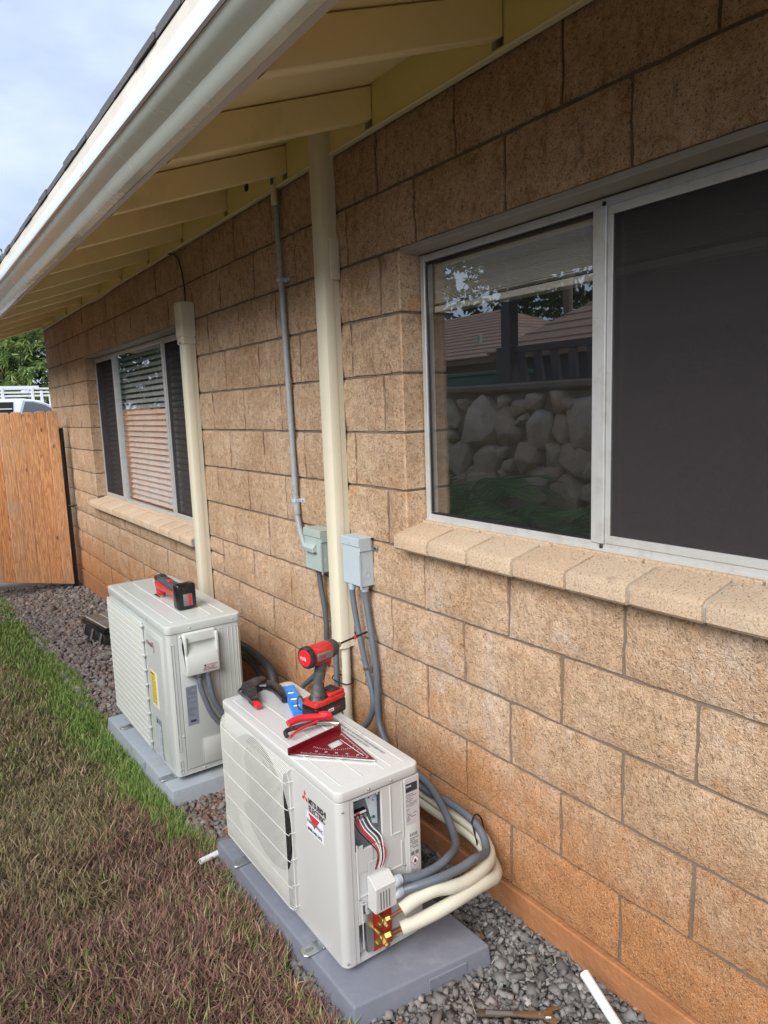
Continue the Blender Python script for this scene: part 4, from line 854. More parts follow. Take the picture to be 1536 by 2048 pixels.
# lettering: three diamonds and name
rt, up_ = Vector((0, -1, 0)), Vector((0, 0, 1)); lx = X0 - .0006
def quad(pts, mat, name, par=None, th=.0004): return B(MB().prism(pts, 0, lx, lx + th), name, mat)
def diamonds(cy, cz, s):
    for a in (90, 210, 330):
        d = Vector((math.cos(R(a)), math.sin(R(a)))); n_ = Vector((-d.y, d.x)); c = d * s * .5
        q = [Vector((0, 0)), c + n_ * s * .288, d * s, c - n_ * s * .288]
        quad([(cy - p.x, cz + p.y) for p in q], 'printred', 'diamond_emblem')
diamonds(.818, .424, .021)
off_ = -ua.location
text('MITSUBISHI', .0245, (lx, .797, .414), rt, up_, 'print', ua, sx=.80, off=off_, bold=.0005); text('ELECTRIC', .0245, (lx, .797, .3925), rt, up_, 'print', ua, sx=.86, off=off_, bold=.0005)
quad([(.812, .3855), (.718, .3855), (.718, .325), (.812, .325)], 'sticker_w', 'dealer_sticker')
B(MB().prism([(.803, .384), (.737, .384), (.770, .346)], 0, lx - .0003, lx), 'triangle_mark', 'printred')
text('AdmorHVAC', .0165, (lx - .0004, .809, .3555), rt, up_, 'printgrey', ua, sx=.98, off=off_, bold=.0004); text('(808) 848-2473', .0125, (lx - .0004, .808, .3315), rt, up_, 'print', ua, sx=1.05, off=off_, bold=.0002)
# data plate and refrigerant marks on the -y face
fy = Y0 - .0009; rx = Vector((1, 0, 0))
B(MB().box(-.3825, -.3375, fy - .0003, fy, .338, .478), 'data_plate', 'sticker'); B(MB().box(-.380, -.340, fy - .0006, fy - .0003, .437, .463), 'plate_header', 'print')
text('R454B', .0075, (-.379, fy - .0006, .452), rx, up_, 'sticker_w', ua, off=off_, sx=.9)
def lines(B, x0, x1, z0, z1, n_, y, mat, parent=None, right=None, name='small_print'):
    mb = MB(); h = (z1 - z0) / n_
    for k in range(n_):
        x = x0
        while x < x1 - .002:
            w = random.uniform(.002, .007); w = min(w, x1 - x)
            if random.random() < .82: mb.box(x, x + w * .85, y - .0002, y, z0 + k * h + h * .25, z0 + k * h + h * .7)
            x += w
            if random.random() < .1: break
    B(mb, name, mat)
lines(B, -.379, -.342, .348, .432, 17, fy - .00035, 'printgrey')
text('R454B', .0145, (-.3705, fy, .300), rx, up_, 'printgrey', ua, off=off_, sx=.68)
lines(B, -.369, -.340, .255, .296, 7, fy - .0001, 'printgrey')
dm = MB()
for r_, m_ in ((.0170, 'printred'), (.0145, 'sticker_w')): B(MB().prism([(fy - .0003 - (.0002 if r_ < .016 else 0), 0)] and [(-.3545 + r_ * .85, .222), (-.3545, .222 + r_), (-.3545 - r_ * .85, .222), (-.3545, .222 - r_)][::1] and [(.222, -.3545 + r_ * .85), (.222 + r_, -.3545), (.222, -.3545 - r_ * .85), (.222 - r_, -.3545)], 1, fy - .0003 - (.0002 if r_ < .016 else 0), fy), 'flame_sign', m_)
B(MB().prism([(.2145, -.3585), (.2145, -.3505), (.220, -.3495), (.226, -.353), (.2285, -.356), (.222, -.3575), (.219, -.3595)], 1, fy - .0007, fy - .0005), 'flame_mark', 'print')
lines(B, -.366, -.343, .175, .198, 5, fy - .0001, 'printgrey'); B(MB().box(-.368, -.3565, fy - .0002, fy, .240, .2515).box(-.353, -.341, fy - .0002, fy, .2405, .2515), 'pictogram', 'printgrey')
# warning text on the lid
tz = Z1 + .0002
text('WARNING: RISK OF FIRE', .0125, (-.366, 1.005, tz), (0, -1, 0), (1, 0, 0), 'printgrey', ua, off=off_)
text('REPLACE REPAIR PARTS WITH MANUFACTURER AUTHORIZED PARTS', .0098, (-.382, 1.010, tz), (0, -1, 0), (1, 0, 0), 'printgrey', ua, off=off_, sx=.90)
text('REFER TO INSTALLATION MANUAL BEFORE SERVICE', .0095, (-.3955, 1.010, tz), (0, -1, 0), (1, 0, 0), 'printgrey', ua, off=off_, sx=.95)
B(MB().lathe([(.0016, 0), (.0016, .001)], (-.418, .965, Z1), (0, 0, 1), 6), 'speck', 'print')

# near pad
def pad(name, label, c4, zt, zb, mat, embs):
    cx = sum(p[0] for p in c4) / 4; cy = sum(p[1] for p in c4) / 4
    e = root(name, label, 'pad', (cx, cy, zb), 0, 'pads under the outdoor units'); B = Wd(e); bm = bmesh.new()
    T = [bm.verts.new((cx + (x - cx) * .972, cy + (y - cy) * .985, zt)) for x, y in c4]; D = [bm.verts.new((x, y, zb)) for x, y in c4]
    bm.faces.new(T); bm.faces.new(D[::-1])
    for i in range(4): bm.faces.new((D[i], D[(i + 1) % 4], T[(i + 1) % 4], T[i]))
    bmesh.ops.recalc_face_normals(bm, faces=bm.faces)
    bmesh.ops.bevel(bm, geom=[ed for ed in bm.edges if not all(v in D for v in ed.verts)], offset=.007, segments=3, affect='EDGES', profile=.5)
    B(MB().add(bm), 'slab', mat, shade=40)
    for (a, b, t0, t1) in embs:    # raised maker panel on a side face
        p = Vector((*a, 0)); q = Vector((*b, 0)); d = (q - p).normalized(); n_ = Vector((d.y, -d.x, 0)); m0 = p.lerp(q, t0); m1 = p.lerp(q, t1); c = (m0 + m1) / 2
        rot = Matrix((d, n_, Vector((0, 0, 1)))).transposed(); h = (zt - zb)
        B(MB().obox(Vector((c.x, c.y, zb + h * .55)) - n_ * .0055, (m1 - m0).length, .01, h * .42, rot, .0015), 'embossed_panel', mat)
    return e, B
pa, B = pad('near_pad', 'dark grey plastic pad under the near white unit', [(-.640, .538), (-.197, .484), (-.222, 1.40), (-.650, 1.462)], -.031, -.108, 'pad', [((-.640, .538), (-.197, .484), .52, .80)])
pa.name = 'equipment_pad'
pb, B = pad('p', 'light grey pad under the far unit, rust stained on its front edge', [(-.664, 1.905), (-.20, 1.90), (-.20, 2.86), (-.694, 2.86)], -.038, -.125, 'pad2', []); pb.name = 'equipment_pad'
for yy in (2.25, 2.45): B(MB().box(-.680, -.672, yy, yy + .004, -.11, -.045), 'side_notch', 'pad2')

# ------------------------------------------------------------------ far unit
ub = root('outdoor_unit', 'far white outdoor unit with closed cable cover and yellow label', 'air conditioner', (-.455, 2.41, -.02)); B = Wd(ub); offb = -ub.location
x0, x1, y0, y1, z0, z1 = -.617, -.290, 1.955, 2.893, -.018, .65
B(MB().prism(rrect(x0, x1, y0, y1, .022, 5), 2, z0 + .006, z1 - .038), 'casing', 'unit_g', shade=25)
B(MB().prism(rrect(x0 - .004, x1 + .004, y0 - .004, y1 + .004, .026, 5), 2, z1 - .0375, z1, bev=.006, seg=3), 'top_panel', 'unit_g', shade=25)
mb = MB()
for x in (-.575, -.50, -.40, -.345): mb.box(x - .003, x + .003, y0 + .05, y1 - .06, z1 - .001, z1 + .003, .0015)
for x, a, b in ((-.545, -.575, -.5), (-.45, -.5, -.4)): mb.box(a, b, y0 + .048, y0 + .054, z1 - .001, z1 + .0028, .0014)
B(mb, 'lid_emboss', 'unit_g')
B(MB().box(x0 - .012, x0 - .001, 2.285, y1 - .008, z0 + .008, z1 - .055, .005, 2), 'grille_frame', 'unit_g')
mb = MB(); n_ = 19
for k in range(n_):
    z = z0 + .03 + k * (z1 - .09 - z0 - .03) / (n_ - 1); mb.box(x0 - .0148, x0 - .0115, 2.29, y1 - .012, z - .0010, z + .0010)
B(mb, 'grille_rib', 'guard')
mb = MB()
for k in range(96): y = 2.295 + k * (y1 - 2.31) / 95; mb.box(x0 - .0138, x0 - .0118, y - .0009, y + .0009, z0 + .02, z1 - .065)
B(mb, 'grille_mesh', 'guard', kind='stuff')
for z in np.linspace(.03, .58, 9): B(MB().box(x0 - .017, x0 - .002, 2.274, 2.287, z - .004, z + .004, .001), 'grille_clip', 'unit_g')
B(MB().box(x0 - .003, x0 + .001, 2.012, 2.255, z0 + .02, z1 - .062, .0028, 2), 'front_recess_panel', 'unit_g')
B(MB().box(x0 - .0036, x0 - .0028, 2.045, 2.24, z0 + .04, z1 - .085, .0003), 'front_recess_face', 'unit_g')
rx0 = x0 - .0042
text('YONAN', .026, (rx0, 2.245, .512), rt, up_, 'printdkred', ub, off=offb, sx=1.05)
B(MB().prism([(2.150 - .019 * math.cos(R(a)), .512 + .024 * math.sin(R(a))) for a in range(-70, 200, 15)] + [(2.151 - .0145 * math.cos(R(a)), .512 + .019 * math.sin(R(a))) for a in range(185, -75, -15)], 0, rx0, rx0 + .0004), 'swirl_mark', 'printdkred')
B(MB().box(rx0 - .0004, rx0, 2.120, 2.215, .235, .400), 'label_backing', 'white'); B(MB().box(rx0 - .0007, rx0 - .0004, 2.145, 2.213, .245, .395), 'energy_label', 'yellow')
text('ENERGY', .013, (rx0 - .0009, 2.211, .381), rt, up_, 'print', ub, off=offb, sx=1.0)
mb = MB()
for k in range(15):
    z = .25 + k * .0085; a = random.uniform(2.15, 2.17); mb.box(rx0 - .0009, rx0 - .0007, a, 2.208, z, z + .003)
B(mb, 'small_print', 'printgrey')
B(MB().box(rx0 - .0004, rx0, 2.115, 2.19, .0, .185), 'notice_label', 'sticker_b'); B(MB().prism([(2.185, .16), (2.165, .16), (2.175, .18)], 0, rx0 - .0007, rx0 - .0004), 'caution_mark', 'print')
mb = MB()
for k in range(18): mb.box(rx0 - .0006, rx0 - .0004, 2.12 + random.uniform(0, .02), 2.187, .006 + k * .0085, .0095 + k * .0085)
B(mb, 'small_print', 'sticker_w')
# -y side: panel, ribs, cable cover
fy = y0 - .001
def frame_rib(x0_, x1_, z0_, z1_, t=.0022): 
    mb = MB()
    for (a, b, c, d) in ((x0_, x0_ + t, z0_, z1_), (x1_ - t, x1_, z0_, z1_), (x0_, x1_, z0_, z0_ + t), (x0_, x1_, z1_ - t, z1_)): mb.box(a, b, fy - .001, fy + .002, c, d, .0008)
    B(mb, 'panel_rib', 'unit_g')
frame_rib(-.603, -.590, .10, .57); frame_rib(-.603, -.590, .0, .06); frame_rib(-.392, -.375, .05, .60); frame_rib(-.352, -.332, .02, .60); frame_rib(-.318, -.305, .02, .60)
B(MB().box(-.572, -.405, y0 - .0052, y0 + .002, .012, .605, .005, 2), 'service_panel', 'unit_g')
B(MB().box(-.5745, -.573, y0 - .0006, y0 + .002, .0, .61), 'panel_seam', 'printgrey')
cp = [(y0 - .005, .612), (y0 - .016, .606), (y0 - .020, .588), (y0 - .021, .572), (y0 - .0125, .562), (y0 - .0125, .545), (y0 - .028, .520), (y0 - .040, .500), (y0 - .046, .455), (y0 - .044, .437), (y0 - .036, .430), (y0 - .005, .430)]
B(MB().prism(cp, 0, -.557, -.412, bev=.007, seg=3), 'cable_cover', 'unit_g', shade=40)
for xx in (-.560 + .006, -.418): B(MB().box(xx, xx + .012, y0 - .030, y0 - .0055, .47, .60, .005, 2), 'cover_cheek', 'unit_g')
text('WARNING', .0095, (-.470, y0 - .0462, .466), rx, up_, 'printred', ub, off=offb); lines(B, -.487, -.425, .446, .463, 3, y0 - .0464, 'printdkred')
B(MB().prism([(.465, -.484), (.465, -.473), (.474, -.4785)], 1, y0 - .0467, y0 - .0463), 'caution_mark', 'print')
B(MB().box(-.556, -.508, y0 - .0056, y0 - .005, .205, .378), 'data_plate', 'sticker_b'); lines(B, -.553, -.511, .245, .374, 18, y0 - .0058, 'printgrey'); B(MB().box(-.545, -.52, y0 - .006, y0 - .0056, .219, .228), 'plate_mark', 'print')
for (x, z) in ((-.562, .598), (-.42, .60), (-.577, .165), (-.60, .02), (-.50, .004)): B(MB().lathe([(.0042, 0), (.0042, .001), (.002, .003)], (x, y0 - .0055 if -.57 < x < -.41 else y0 - .001, z), (0, -1, 0), 8), 'panel_screw', 'zinc')
for x in (-.52, -.33): B(MB().lathe([(.0042, 0), (.0042, .001), (.002, .003)], (x, y0 - .0045, z1 - .02), (0, -1, 0), 8), 'lid_screw', 'zinc')
for y in (2.2, 2.6): B(MB().lathe([(.0042, 0), (.0042, .001), (.002, .003)], (x0 - .0045, y, z1 - .02), (-1, 0, 0), 8), 'lid_screw', 'zinc')
B(MB().box(-.50, -.405, y0 - .012, y0 - .005, .02, .13, .006, 2), 'lower_boss', 'unit_g')
foot(B, x0 - .006, 2.03, -.038); foot(B, x0 - .006, 2.66, -.038); foot(B, x1 + .04, 2.03, -.038)
flex([(-.504, y0 - .03, .434), (-.503, y0 - .038, .38), (-.490, y0 - .048, .32), (-.466, y0 - .055, .25), (-.425, y0 - .06, .19), (-.37, y0 - .055, .155), (-.30, y0 - .03, .15), (-.2, y0 + .02, .17), (-.1, y0 + .06, .2)], .0115, 'flex', 'grey flexible conduit from the far unit cover, left of the two', fit=[((-.504, y0 - .03, .434), (0, 0, -1), 'flex2')])
flex([(-.464, y0 - .03, .434), (-.462, y0 - .036, .38), (-.452, y0 - .045, .31), (-.425, y0 - .05, .25), (-.39, y0 - .052, .21), (-.34, y0 - .045, .185), (-.26, y0 - .02, .19), (-.15, y0 + .03, .22)], .0115, 'flex', 'grey flexible conduit from the far unit cover with the larger collar', fit=[((-.464, y0 - .03, .438), (0, 0, -1), 'flex')])

# ------------------------------------------------------------------ tools on the near unit
TZ = Z1 + .0018
# impact driver, local: +x forward, z up
dr = root('impact_driver', 'red and black cordless impact driver standing upright on the near unit', 'power tool', (-.378, 1.085, TZ), R(12)); 
def bt(mb, name, mat, par=None, shade=40): return mb.build(name, mat, par or dr, shade)
bt(MB().prism(rrect(-.068, .070, -.039, .039, .014, 5), 2, 0, .044, bev=.005, seg=2), 'battery', 'blackshine')
bt(MB().prism(rrect(-.066, .070, -.0385, .0385, .014, 5), 2, .0445, .062, bev=.004, seg=2), 'base_shoe', 'red')
bt(MB().box(.0, .069, -.033, .033, .060, .074, .007, 2), 'battery_latch', 'red'); bt(MB().box(.012, .055, -.024, .024, .0735, .078, .003), 'latch_pad', 'black')
mb = MB(); mb.box(-.020, .055, -.0397, -.0388, .010, .034, .0002); lb = bt(mb, 'battery_badge', 'print')
for (a, b, c, d) in ((-.020, .055, .0335, .0345), (-.020, .055, .0095, .0105), (-.0205, -.0195, .0095, .0345), (.0545, .0555, .0095, .0345)): pass
bt(MB().box(-.016, .008, -.0401, -.0397, .018, .029), 'badge_field', 'sticker_w'); text('M18', .0095, (-.015, -.0402, .0198), (1, 0, 0), (0, 0, 1), 'printred', dr); text('XC5.0', .0085, (.012, -.0401, .022), (1, 0, 0), (0, 0, 1), 'redrub', dr)
bt(MB().tube([(-.066, .02, .03), (-.083, .026, .036), (-.088, .028, .060), (-.082, .028, .078), (-.072, .026, .074), (-.068, .022, .058)], .0028, 6), 'belt_clip', 'darkgrey')
# handle: lofted ovals
def loft(rings, n=14):
    bm = bmesh.new(); RR = []
    for (cx, cz, rx_, ry_, tilt) in rings:
        RR.append([bm.verts.new((cx + rx_ * math.cos(2 * math.pi * k / n) * math.cos(tilt), ry_ * math.sin(2 * math.pi * k / n), cz + rx_ * math.cos(2 * math.pi * k / n) * math.sin(tilt))) for k in range(n)])
    for a, b in zip(RR, RR[1:]):
        for k in range(n): bm.faces.new((a[k], a[(k + 1) % n], b[(k + 1) % n], b[k]))
    bm.faces.new(RR[0][::-1]); bm.faces.new(RR[-1]); return MB().add(bm)
bt(loft([(-.020, .058, .036, .028, 0), (-.022, .072, .030, .024, 0), (-.022, .086, .022, .0185, 0), (-.018, .11, .021, .0175, .1), (-.012, .14, .022, .018, .12), (-.004, .165, .023, .018, .1), (0, .180, .024, .018, 0)]), 'handle', 'darkgrey', shade=60)
bt(loft([(-.020, .056, .040, .031, 0), (-.021, .068, .034, .027, 0), (-.022, .078, .026, .021, 0)]), 'handle_collar', 'black', shade=60)
bt(MB().lathe([(.0042, 0), (.004, .002)], (-.012, -.0185, .118), (0, -1, 0), 10), 'handle_stud', 'redrub')
bt(MB().prism([(.165, .028), (.190, .022), (.186, .040), (.170, .038), (.150, .030)], 1, -.007, .007, bev=.002), 'trigger', 'redrub')
# head (motor axis along x, slightly raised)
hz = .212
bt(MB().lathe([(.028, -.062), (.033, -.056), (.0335, -.03), (.0325, 0), (.031, .03), (.027, .040)], (0, 0, hz), (1, 0, .03), 24), 'motor_housing', 'red', shade=50)
bt(MB().box(-.038, .030, -.018, .018, .176, .205, .006, 2), 'housing_neck', 'red'); bt(MB().box(-.045, .022, -.0345, -.029, .196, .222, .003), 'side_panel', 'printgrey')
text('FUEL', .012, (-.034, -.0348, .205), (1, 0, 0), (0, 0, 1), 'redrub', dr, bold=.0003)
bt(MB().lathe([(.0355, -.069), (.037, -.064), (.037, -.053), (.034, -.050)], (0, 0, hz), (1, 0, .03), 24), 'rear_ring', 'black', shade=40)
bt(MB().lathe([(.027, -.0725), (.028, -.069)], (0, 0, hz), (1, 0, .03), 24), 'rear_cap', 'redrub', shade=30)
text('FUEL', .015, (-.0728, .018, hz - .0085), (0, -1, 0), (0, 0, 1), 'white', dr, sx=.9)
bt(MB().lathe([(.0315, .028), (.0305, .042), (.0265, .056), (.020, .064), (.0125, .068)], (0, 0, hz), (1, 0, .03), 24), 'nose_cone', 'darkgrey', shade=50)
bt(MB().lathe([(.010, .066), (.0095, .082), (.0085, .084)], (0, 0, hz), (1, 0, .03), 14), 'chuck', 'steel')
bt(MB().lathe([(.0036, .08), (.0036, .150), (.0058, .151), (.0058, .166), (.0036, .167), (.0042, .170), (.0042, .215), (.003, .216)], (0, 0, hz), (1, 0, .05), 10), 'driver_bit', 'blackshine'); bt(MB().lathe([(.0062, .149), (.0062, .158)], (0, 0, hz), (1, 0, .05), 10), 'bit_band', 'redrub')
# torpedo level
lv = root('torpedo_level', 'small blue torpedo level with three vials lying beside the driver', 'level', (-.417, 1.228, TZ), math.atan2(1.336 - 1.122, -.383 + .452))
def lt(mb, name, mat, shade=30): return mb.build(name, mat, lv, shade)
def bar_holes(L_, w, th):
    mb = MB(); h = w / 2; xs_ = [-L_ / 2, -.070, -.044, -.014, .014, .044, .070, L_ / 2]
    for i in range(0, 7):
        a, b = xs_[i], xs_[i + 1]
        if i % 2 == 0: mb.box(a, b, -h, h, 0, th, .001)
        else: mb.box(a - .001, b + .001, -h, -h + .010, 0, th - .0002, .001); mb.box(a - .001, b + .001, h - .010, h, 0, th - .0002, .001)
    return mb
lt(bar_holes(.235, .042, .016), 'body', 'blue'); lt(MB().box(-.118, .118, -.0235, -.0212, .001, .0155, .0005), 'edge_rail', 'alu_bare')
for x in (-.057, 0, .057): lt(MB().cyl((x, -.010, .009), (x, .010, .009), .0055, 12), 'vial', 'sticker_w'); lt(MB().box(x - .012, x + .012, -.010, .010, .001, .0015), 'vial_backing', 'white')
# cable tie gun (black ratchet tool)
tg = root('tie_gun', 'black cable tie tool with a red tipped nose lying at the back corner', 'hand tool', (-.475, 1.335, TZ), 0)
def tgp(pts, r, name, mat, fl=1.5):
    mb = MB(); mb.tube([(p[0] + .475, p[1] - 1.335, p[2]) for p in pts], r, 8, step=.01); 
    return mb.build(name, mat, tg, 60)
def slabz(poly_, z0_, z1_, name, mat, bev=.004): return MB().prism([(p[0] + .475, p[1] - 1.335) for p in poly_], 2, z0_, z1_, bev=bev, seg=2).build(name, mat, tg, 40)
slabz([(-.515, 1.43), (-.455, 1.455), (-.425, 1.445), (-.428, 1.415), (-.45, 1.40), (-.487, 1.378), (-.505, 1.33), (-.522, 1.28), (-.538, 1.275), (-.545, 1.31), (-.532, 1.37), (-.53, 1.41)], .002, .034, 'body', 'black')
slabz([(-.430, 1.43), (-.410, 1.40), (-.405, 1.34), (-.420, 1.29), (-.440, 1.237), (-.455, 1.242), (-.447, 1.29), (-.440, 1.35), (-.452, 1.40)], .004, .026, 'trigger_lever', 'blackshine')
tgp([(-.528, 1.42, .018), (-.548, 1.39, .022), (-.551, 1.34, .024), (-.545, 1.30, .02), (-.552, 1.265, .016)], .0045, 'lever_edge', 'darkgrey')
slabz([(-.548, 1.282), (-.528, 1.278), (-.530, 1.245), (-.546, 1.246)], .004, .024, 'tip', 'redrub', .003)
tgp([(-.50, 1.40, .02), (-.47, 1.395, .022), (-.445, 1.385, .02)], .006, 'ratchet_pin', 'steel')
# pliers / wire strippers with red handles
pt = root('wire_strippers', 'red handled wire strippers lying behind the speed square', 'hand tool', (-.47, 1.01, TZ), 0)
def pp(pts, r, name, mat): return MB().tube([(p[0] + .47, p[1] - 1.01, p[2]) for p in pts], r, 9, step=.008, wob=.1).build(name, mat, pt, 60)
pp([(-.532, 1.045, .022), (-.510, 1.047, .026), (-.485, 1.046, .027), (-.455, 1.036, .026), (-.430, 1.026, .024), (-.412, 1.018, .024)], .0115, 'upper_grip', 'redrub')
pp([(-.428, 1.03, .026), (-.412, 1.022, .027), (-.402, 1.012, .024), (-.408, 1.004, .02)], .0125, 'head_guard', 'redrub')
pp([(-.566, .985, .014), (-.562, 1.004, .02), (-.54, 1.012, .020), (-.50, 1.008, .02), (-.455, 1.002, .02)], .0075, 'lower_grip', 'black')
pp([(-.560, .975, .014), (-.53, .985, .022), (-.49, .992, .024), (-.452, .996, .026)], .0042, 'grip_line', 'redrub')
pp([(-.455, 1.01, .016), (-.43, 1.0, .014), (-.405, .985, .010), (-.39, .972, .008)], .009, 'jaw', 'steel')
# speed square: triangle plate with raised fence
sq = root('speed_square', 'dark red triangular speed square with white scale markings lying on the lid', 'square', (-.5, .88, TZ), 0)
A_ = Vector((-.602, .898)); B_ = Vector((-.408, .935)); C_ = Vector((-.428, .709))
def LQ(p): return (p[0] + .5, p[1] - .88)
bmq = bmesh.new(); hole = [B_ + (A_ - B_) * t + (C_ - B_) * u for t, u in ((.22, .18), (.47, .18), (.24, .40))]
# plate as polygons round a window
hq = [B_ + (A_ - B_) * .16 + (C_ - B_) * .16, B_ + (A_ - B_) * .40 + (C_ - B_) * .16, B_ + (A_ - B_) * .40 + (C_ - B_) * .34, B_ + (A_ - B_) * .16 + (C_ - B_) * .34]
P_ = [B_, A_, C_]; zt_ = .006
def tri(poly_): return MB().prism([LQ(p) for p in poly_], 2, zt_ - .0032, zt_)
mq = MB()
for poly_ in ([B_, A_, hq[1], hq[0]], [A_, C_, hq[2], hq[1]], [C_, B_, hq[0], hq[3]], [C_, hq[3], hq[2]]): mq.prism([LQ(p) for p in poly_], 2, zt_ - .0032, zt_)
mq.build('plate', 'maroon', sq, 20)
d_ = (B_ - A_).normalized(); n_ = Vector((-d_.y, d_.x)); fl = [A_ - d_ * .004, B_ + d_ * .004, B_ + d_ * .004 + n_ * .005, A_ - d_ * .004 + n_ * .005]
MB().prism([LQ(p) for p in fl], 2, -.012 if False else 0, .022, bev=.0006).build('fence', 'maroon', sq)
d2_ = (C_ - A_).normalized(); n2_ = Vector((d2_.y, -d2_.x)); MB().prism([LQ(p) for p in (A_ , C_, C_ + n2_ * .0022, A_ + n2_ * .0022)], 2, zt_ - .0034, zt_ + .0003).build('bare_edge', 'alu_bare', sq)
mk = MB()
for (p, q, inner) in ((A_, C_, B_), (C_, B_, A_)):
    Lq = (q - p).length; dd = (q - p).normalized(); nn_ = ((inner - p) - dd * (inner - p).dot(dd)).normalized(); k = 0
    while k * .0035 < Lq * .78:
        t = Lq * .12 + k * .0035; h = .009 if k % 8 == 0 else .006 if k % 4 == 0 else .0035; s_ = p + dd * t + nn_ * .006
        mk.prism([LQ(v) for v in (s_, s_ + dd * .0007, s_ + dd * .0007 + nn_ * h, s_ + nn_ * h)], 2, zt_, zt_ + .0003); k += 1
for t in np.linspace(.15, .85, 22):
    r_ = .105 + .004 * random.random(); a = A_.lerp(C_, t); v = (a - B_).normalized(); s_ = B_ + v * min((a - B_).length - .04, .125); 
    mk.prism([LQ(q) for q in (s_, s_ + Vector((-v.y, v.x)) * .0008, s_ + Vector((-v.y, v.x)) * .0008 + v * .006, s_ + v * .006)], 2, zt_, zt_ + .0003)
mk.build('scale_mark', 'sticker_w', sq, 0)
for t, s in ((.25, '10'), (.38, '20'), (.52, '30'), (.66, '40'), (.8, '50')):
    c = A_.lerp(C_, t) + ((B_ - A_.lerp(C_, t)).normalized()) * .02; text(s, .009, (LQ(c)[0], LQ(c)[1], zt_), (d2_.x, d2_.y, 0), (-d2_.y, d2_.x, 0), 'sticker_w', sq)
sl = [B_.lerp(C_, .22) + (A_ - B_).normalized() * .030, B_.lerp(C_, .80) + (A_ - B_).normalized() * .018]; dd = (sl[1] - sl[0]).normalized(); nn_ = Vector((-dd.y, dd.x)) * .0015
MB().prism([LQ(p) for p in (sl[0], sl[1], sl[1] + nn_, sl[0] + nn_)], 2, zt_, zt_ + .0004).build('scribe_slot', 'sticker_w', sq)

# multitool on the far unit: local x from battery to head
mt = root('oscillating_multitool', 'red and grey cordless multitool lying on the far unit, battery towards the viewer', 'power tool', (-.455, 2.20, .6535), math.atan2(2.50 - 2.16, -.472 + .452))
def mp_(mb, name, mat, shade=45): return mb.build(name, mat, mt, shade)
def loftx(rings, n=14):
    bm = bmesh.new(); RR = []
    for (x, cy, cz, ry_, rz_) in rings:
        RR.append([bm.verts.new((x, cy + ry_ * (abs(math.cos(a)) ** .7) * (1 if math.cos(a) > 0 else -1), cz + rz_ * (abs(math.sin(a)) ** .7) * (1 if math.sin(a) > 0 else -1))) for a in [2 * math.pi * k / n for k in range(n)]])
    for a, b in zip(RR, RR[1:]):
        for k in range(n): bm.faces.new((a[k], a[(k + 1) % n], b[(k + 1) % n], b[k]))
    bm.faces.new(RR[0][::-1]); bm.faces.new(RR[-1]); return MB().add(bm)
mp_(MB().box(-.050, .005, -.045, .045, .0, .115, .012, 3), 'battery', 'blackshine'); mp_(MB().box(.004, .018, -.040, .040, .006, .105, .006, 2), 'battery_shoe', 'red')
mp_(MB().box(-.0508, -.0500, -.024, .018, .016, .070, .0002), 'battery_badge', 'printgrey'); mp_(MB().box(-.0512, -.0507, -.020, -.006, .018, .068), 'badge_stripe', 'redrub')
mp_(loftx([(.015, 0, .062, .030, .034), (.06, 0, .062, .026, .028), (.12, 0, .064, .026, .028), (.19, 0, .066, .030, .031), (.24, 0, .066, .029, .031), (.28, 0, .064, .024, .028)]), 'body', 'red', 60)
mp_(loftx([(.02, 0, .078, .031, .022), (.07, 0, .076, .027, .020), (.13, 0, .078, .0268, .018), (.19, 0, .084, .029, .017), (.235, 0, .090, .027, .012)]), 'grip_overmould', 'darkgrey', 60)
mp_(loftx([(.225, 0, .088, .026, .016), (.25, 0, .092, .026, .018), (.285, 0, .088, .022, .016), (.30, 0, .082, .016, .010)]), 'lock_lever', 'black', 60)
mp_(MB().lathe([(.024, 0), (.024, .05), (.018, .058)], (.262, 0, .065), (0, 0, -1), 16), 'gear_head', 'red'); mp_(MB().lathe([(.015, 0), (.015, .012)], (.262, 0, .010), (0, 0, -1), 14), 'blade_clamp', 'steel')
mp_(MB().box(.255, .32, -.016, .016, .0, .0022), 'blade', 'hingeblack')
mp_(MB().box(.13, .175, -.012, .012, .0935, .0985, .002), 'switch', 'redrub')

# toolbox behind the far unit
tb = root('organizer_case', 'black parts organizer case with clear lid and unlatched metal latches on the gravel', 'tool box', (-.195, 4.61, float(gz(-.2, 4.6)) + .004), R(6.5)); tb.scale = (.72, .57, .95)
def tp(mb, name, mat, shade=35): return mb.build(name, mat, tb, shade)
tp(MB().box(-.24, .24, -.40, .40, 0, .10, .01, 2), 'lower_tray', 'black'); tp(MB().box(-.245, .245, -.405, .405, .102, .15, .01, 2), 'lid_frame', 'blackshine')
tp(MB().box(-.215, .215, -.37, .37, .146, .153), 'lid_window', 'sticker')
for i in range(4):
    for j in range(3):
        x = -.205 + j * .14; y = -.36 + i * .184; tp(MB().box(x, x + .125, y, y + .17, .1535, .158, .002), 'compartment', random.choice(['printgrey', 'printgrey', 'copper', 'bark', 'bark']) if (i, j) != (1, 1) else 'red')
for yy in (-.30, .0, .30): tp(MB().obox((-.262, yy, .06), .012, .045, .09, Euler((0, R(22), 0)).to_matrix(), .003), 'latch', 'zinc')
tp(MB().obox((-.15, -.425, .05), .045, .012, .09, Euler((R(-25), 0, 0)).to_matrix(), .003), 'latch', 'zinc')
tp(MB().box(-.07, .07, -.42, -.408, .11, .14, .004), 'carry_handle', 'black')

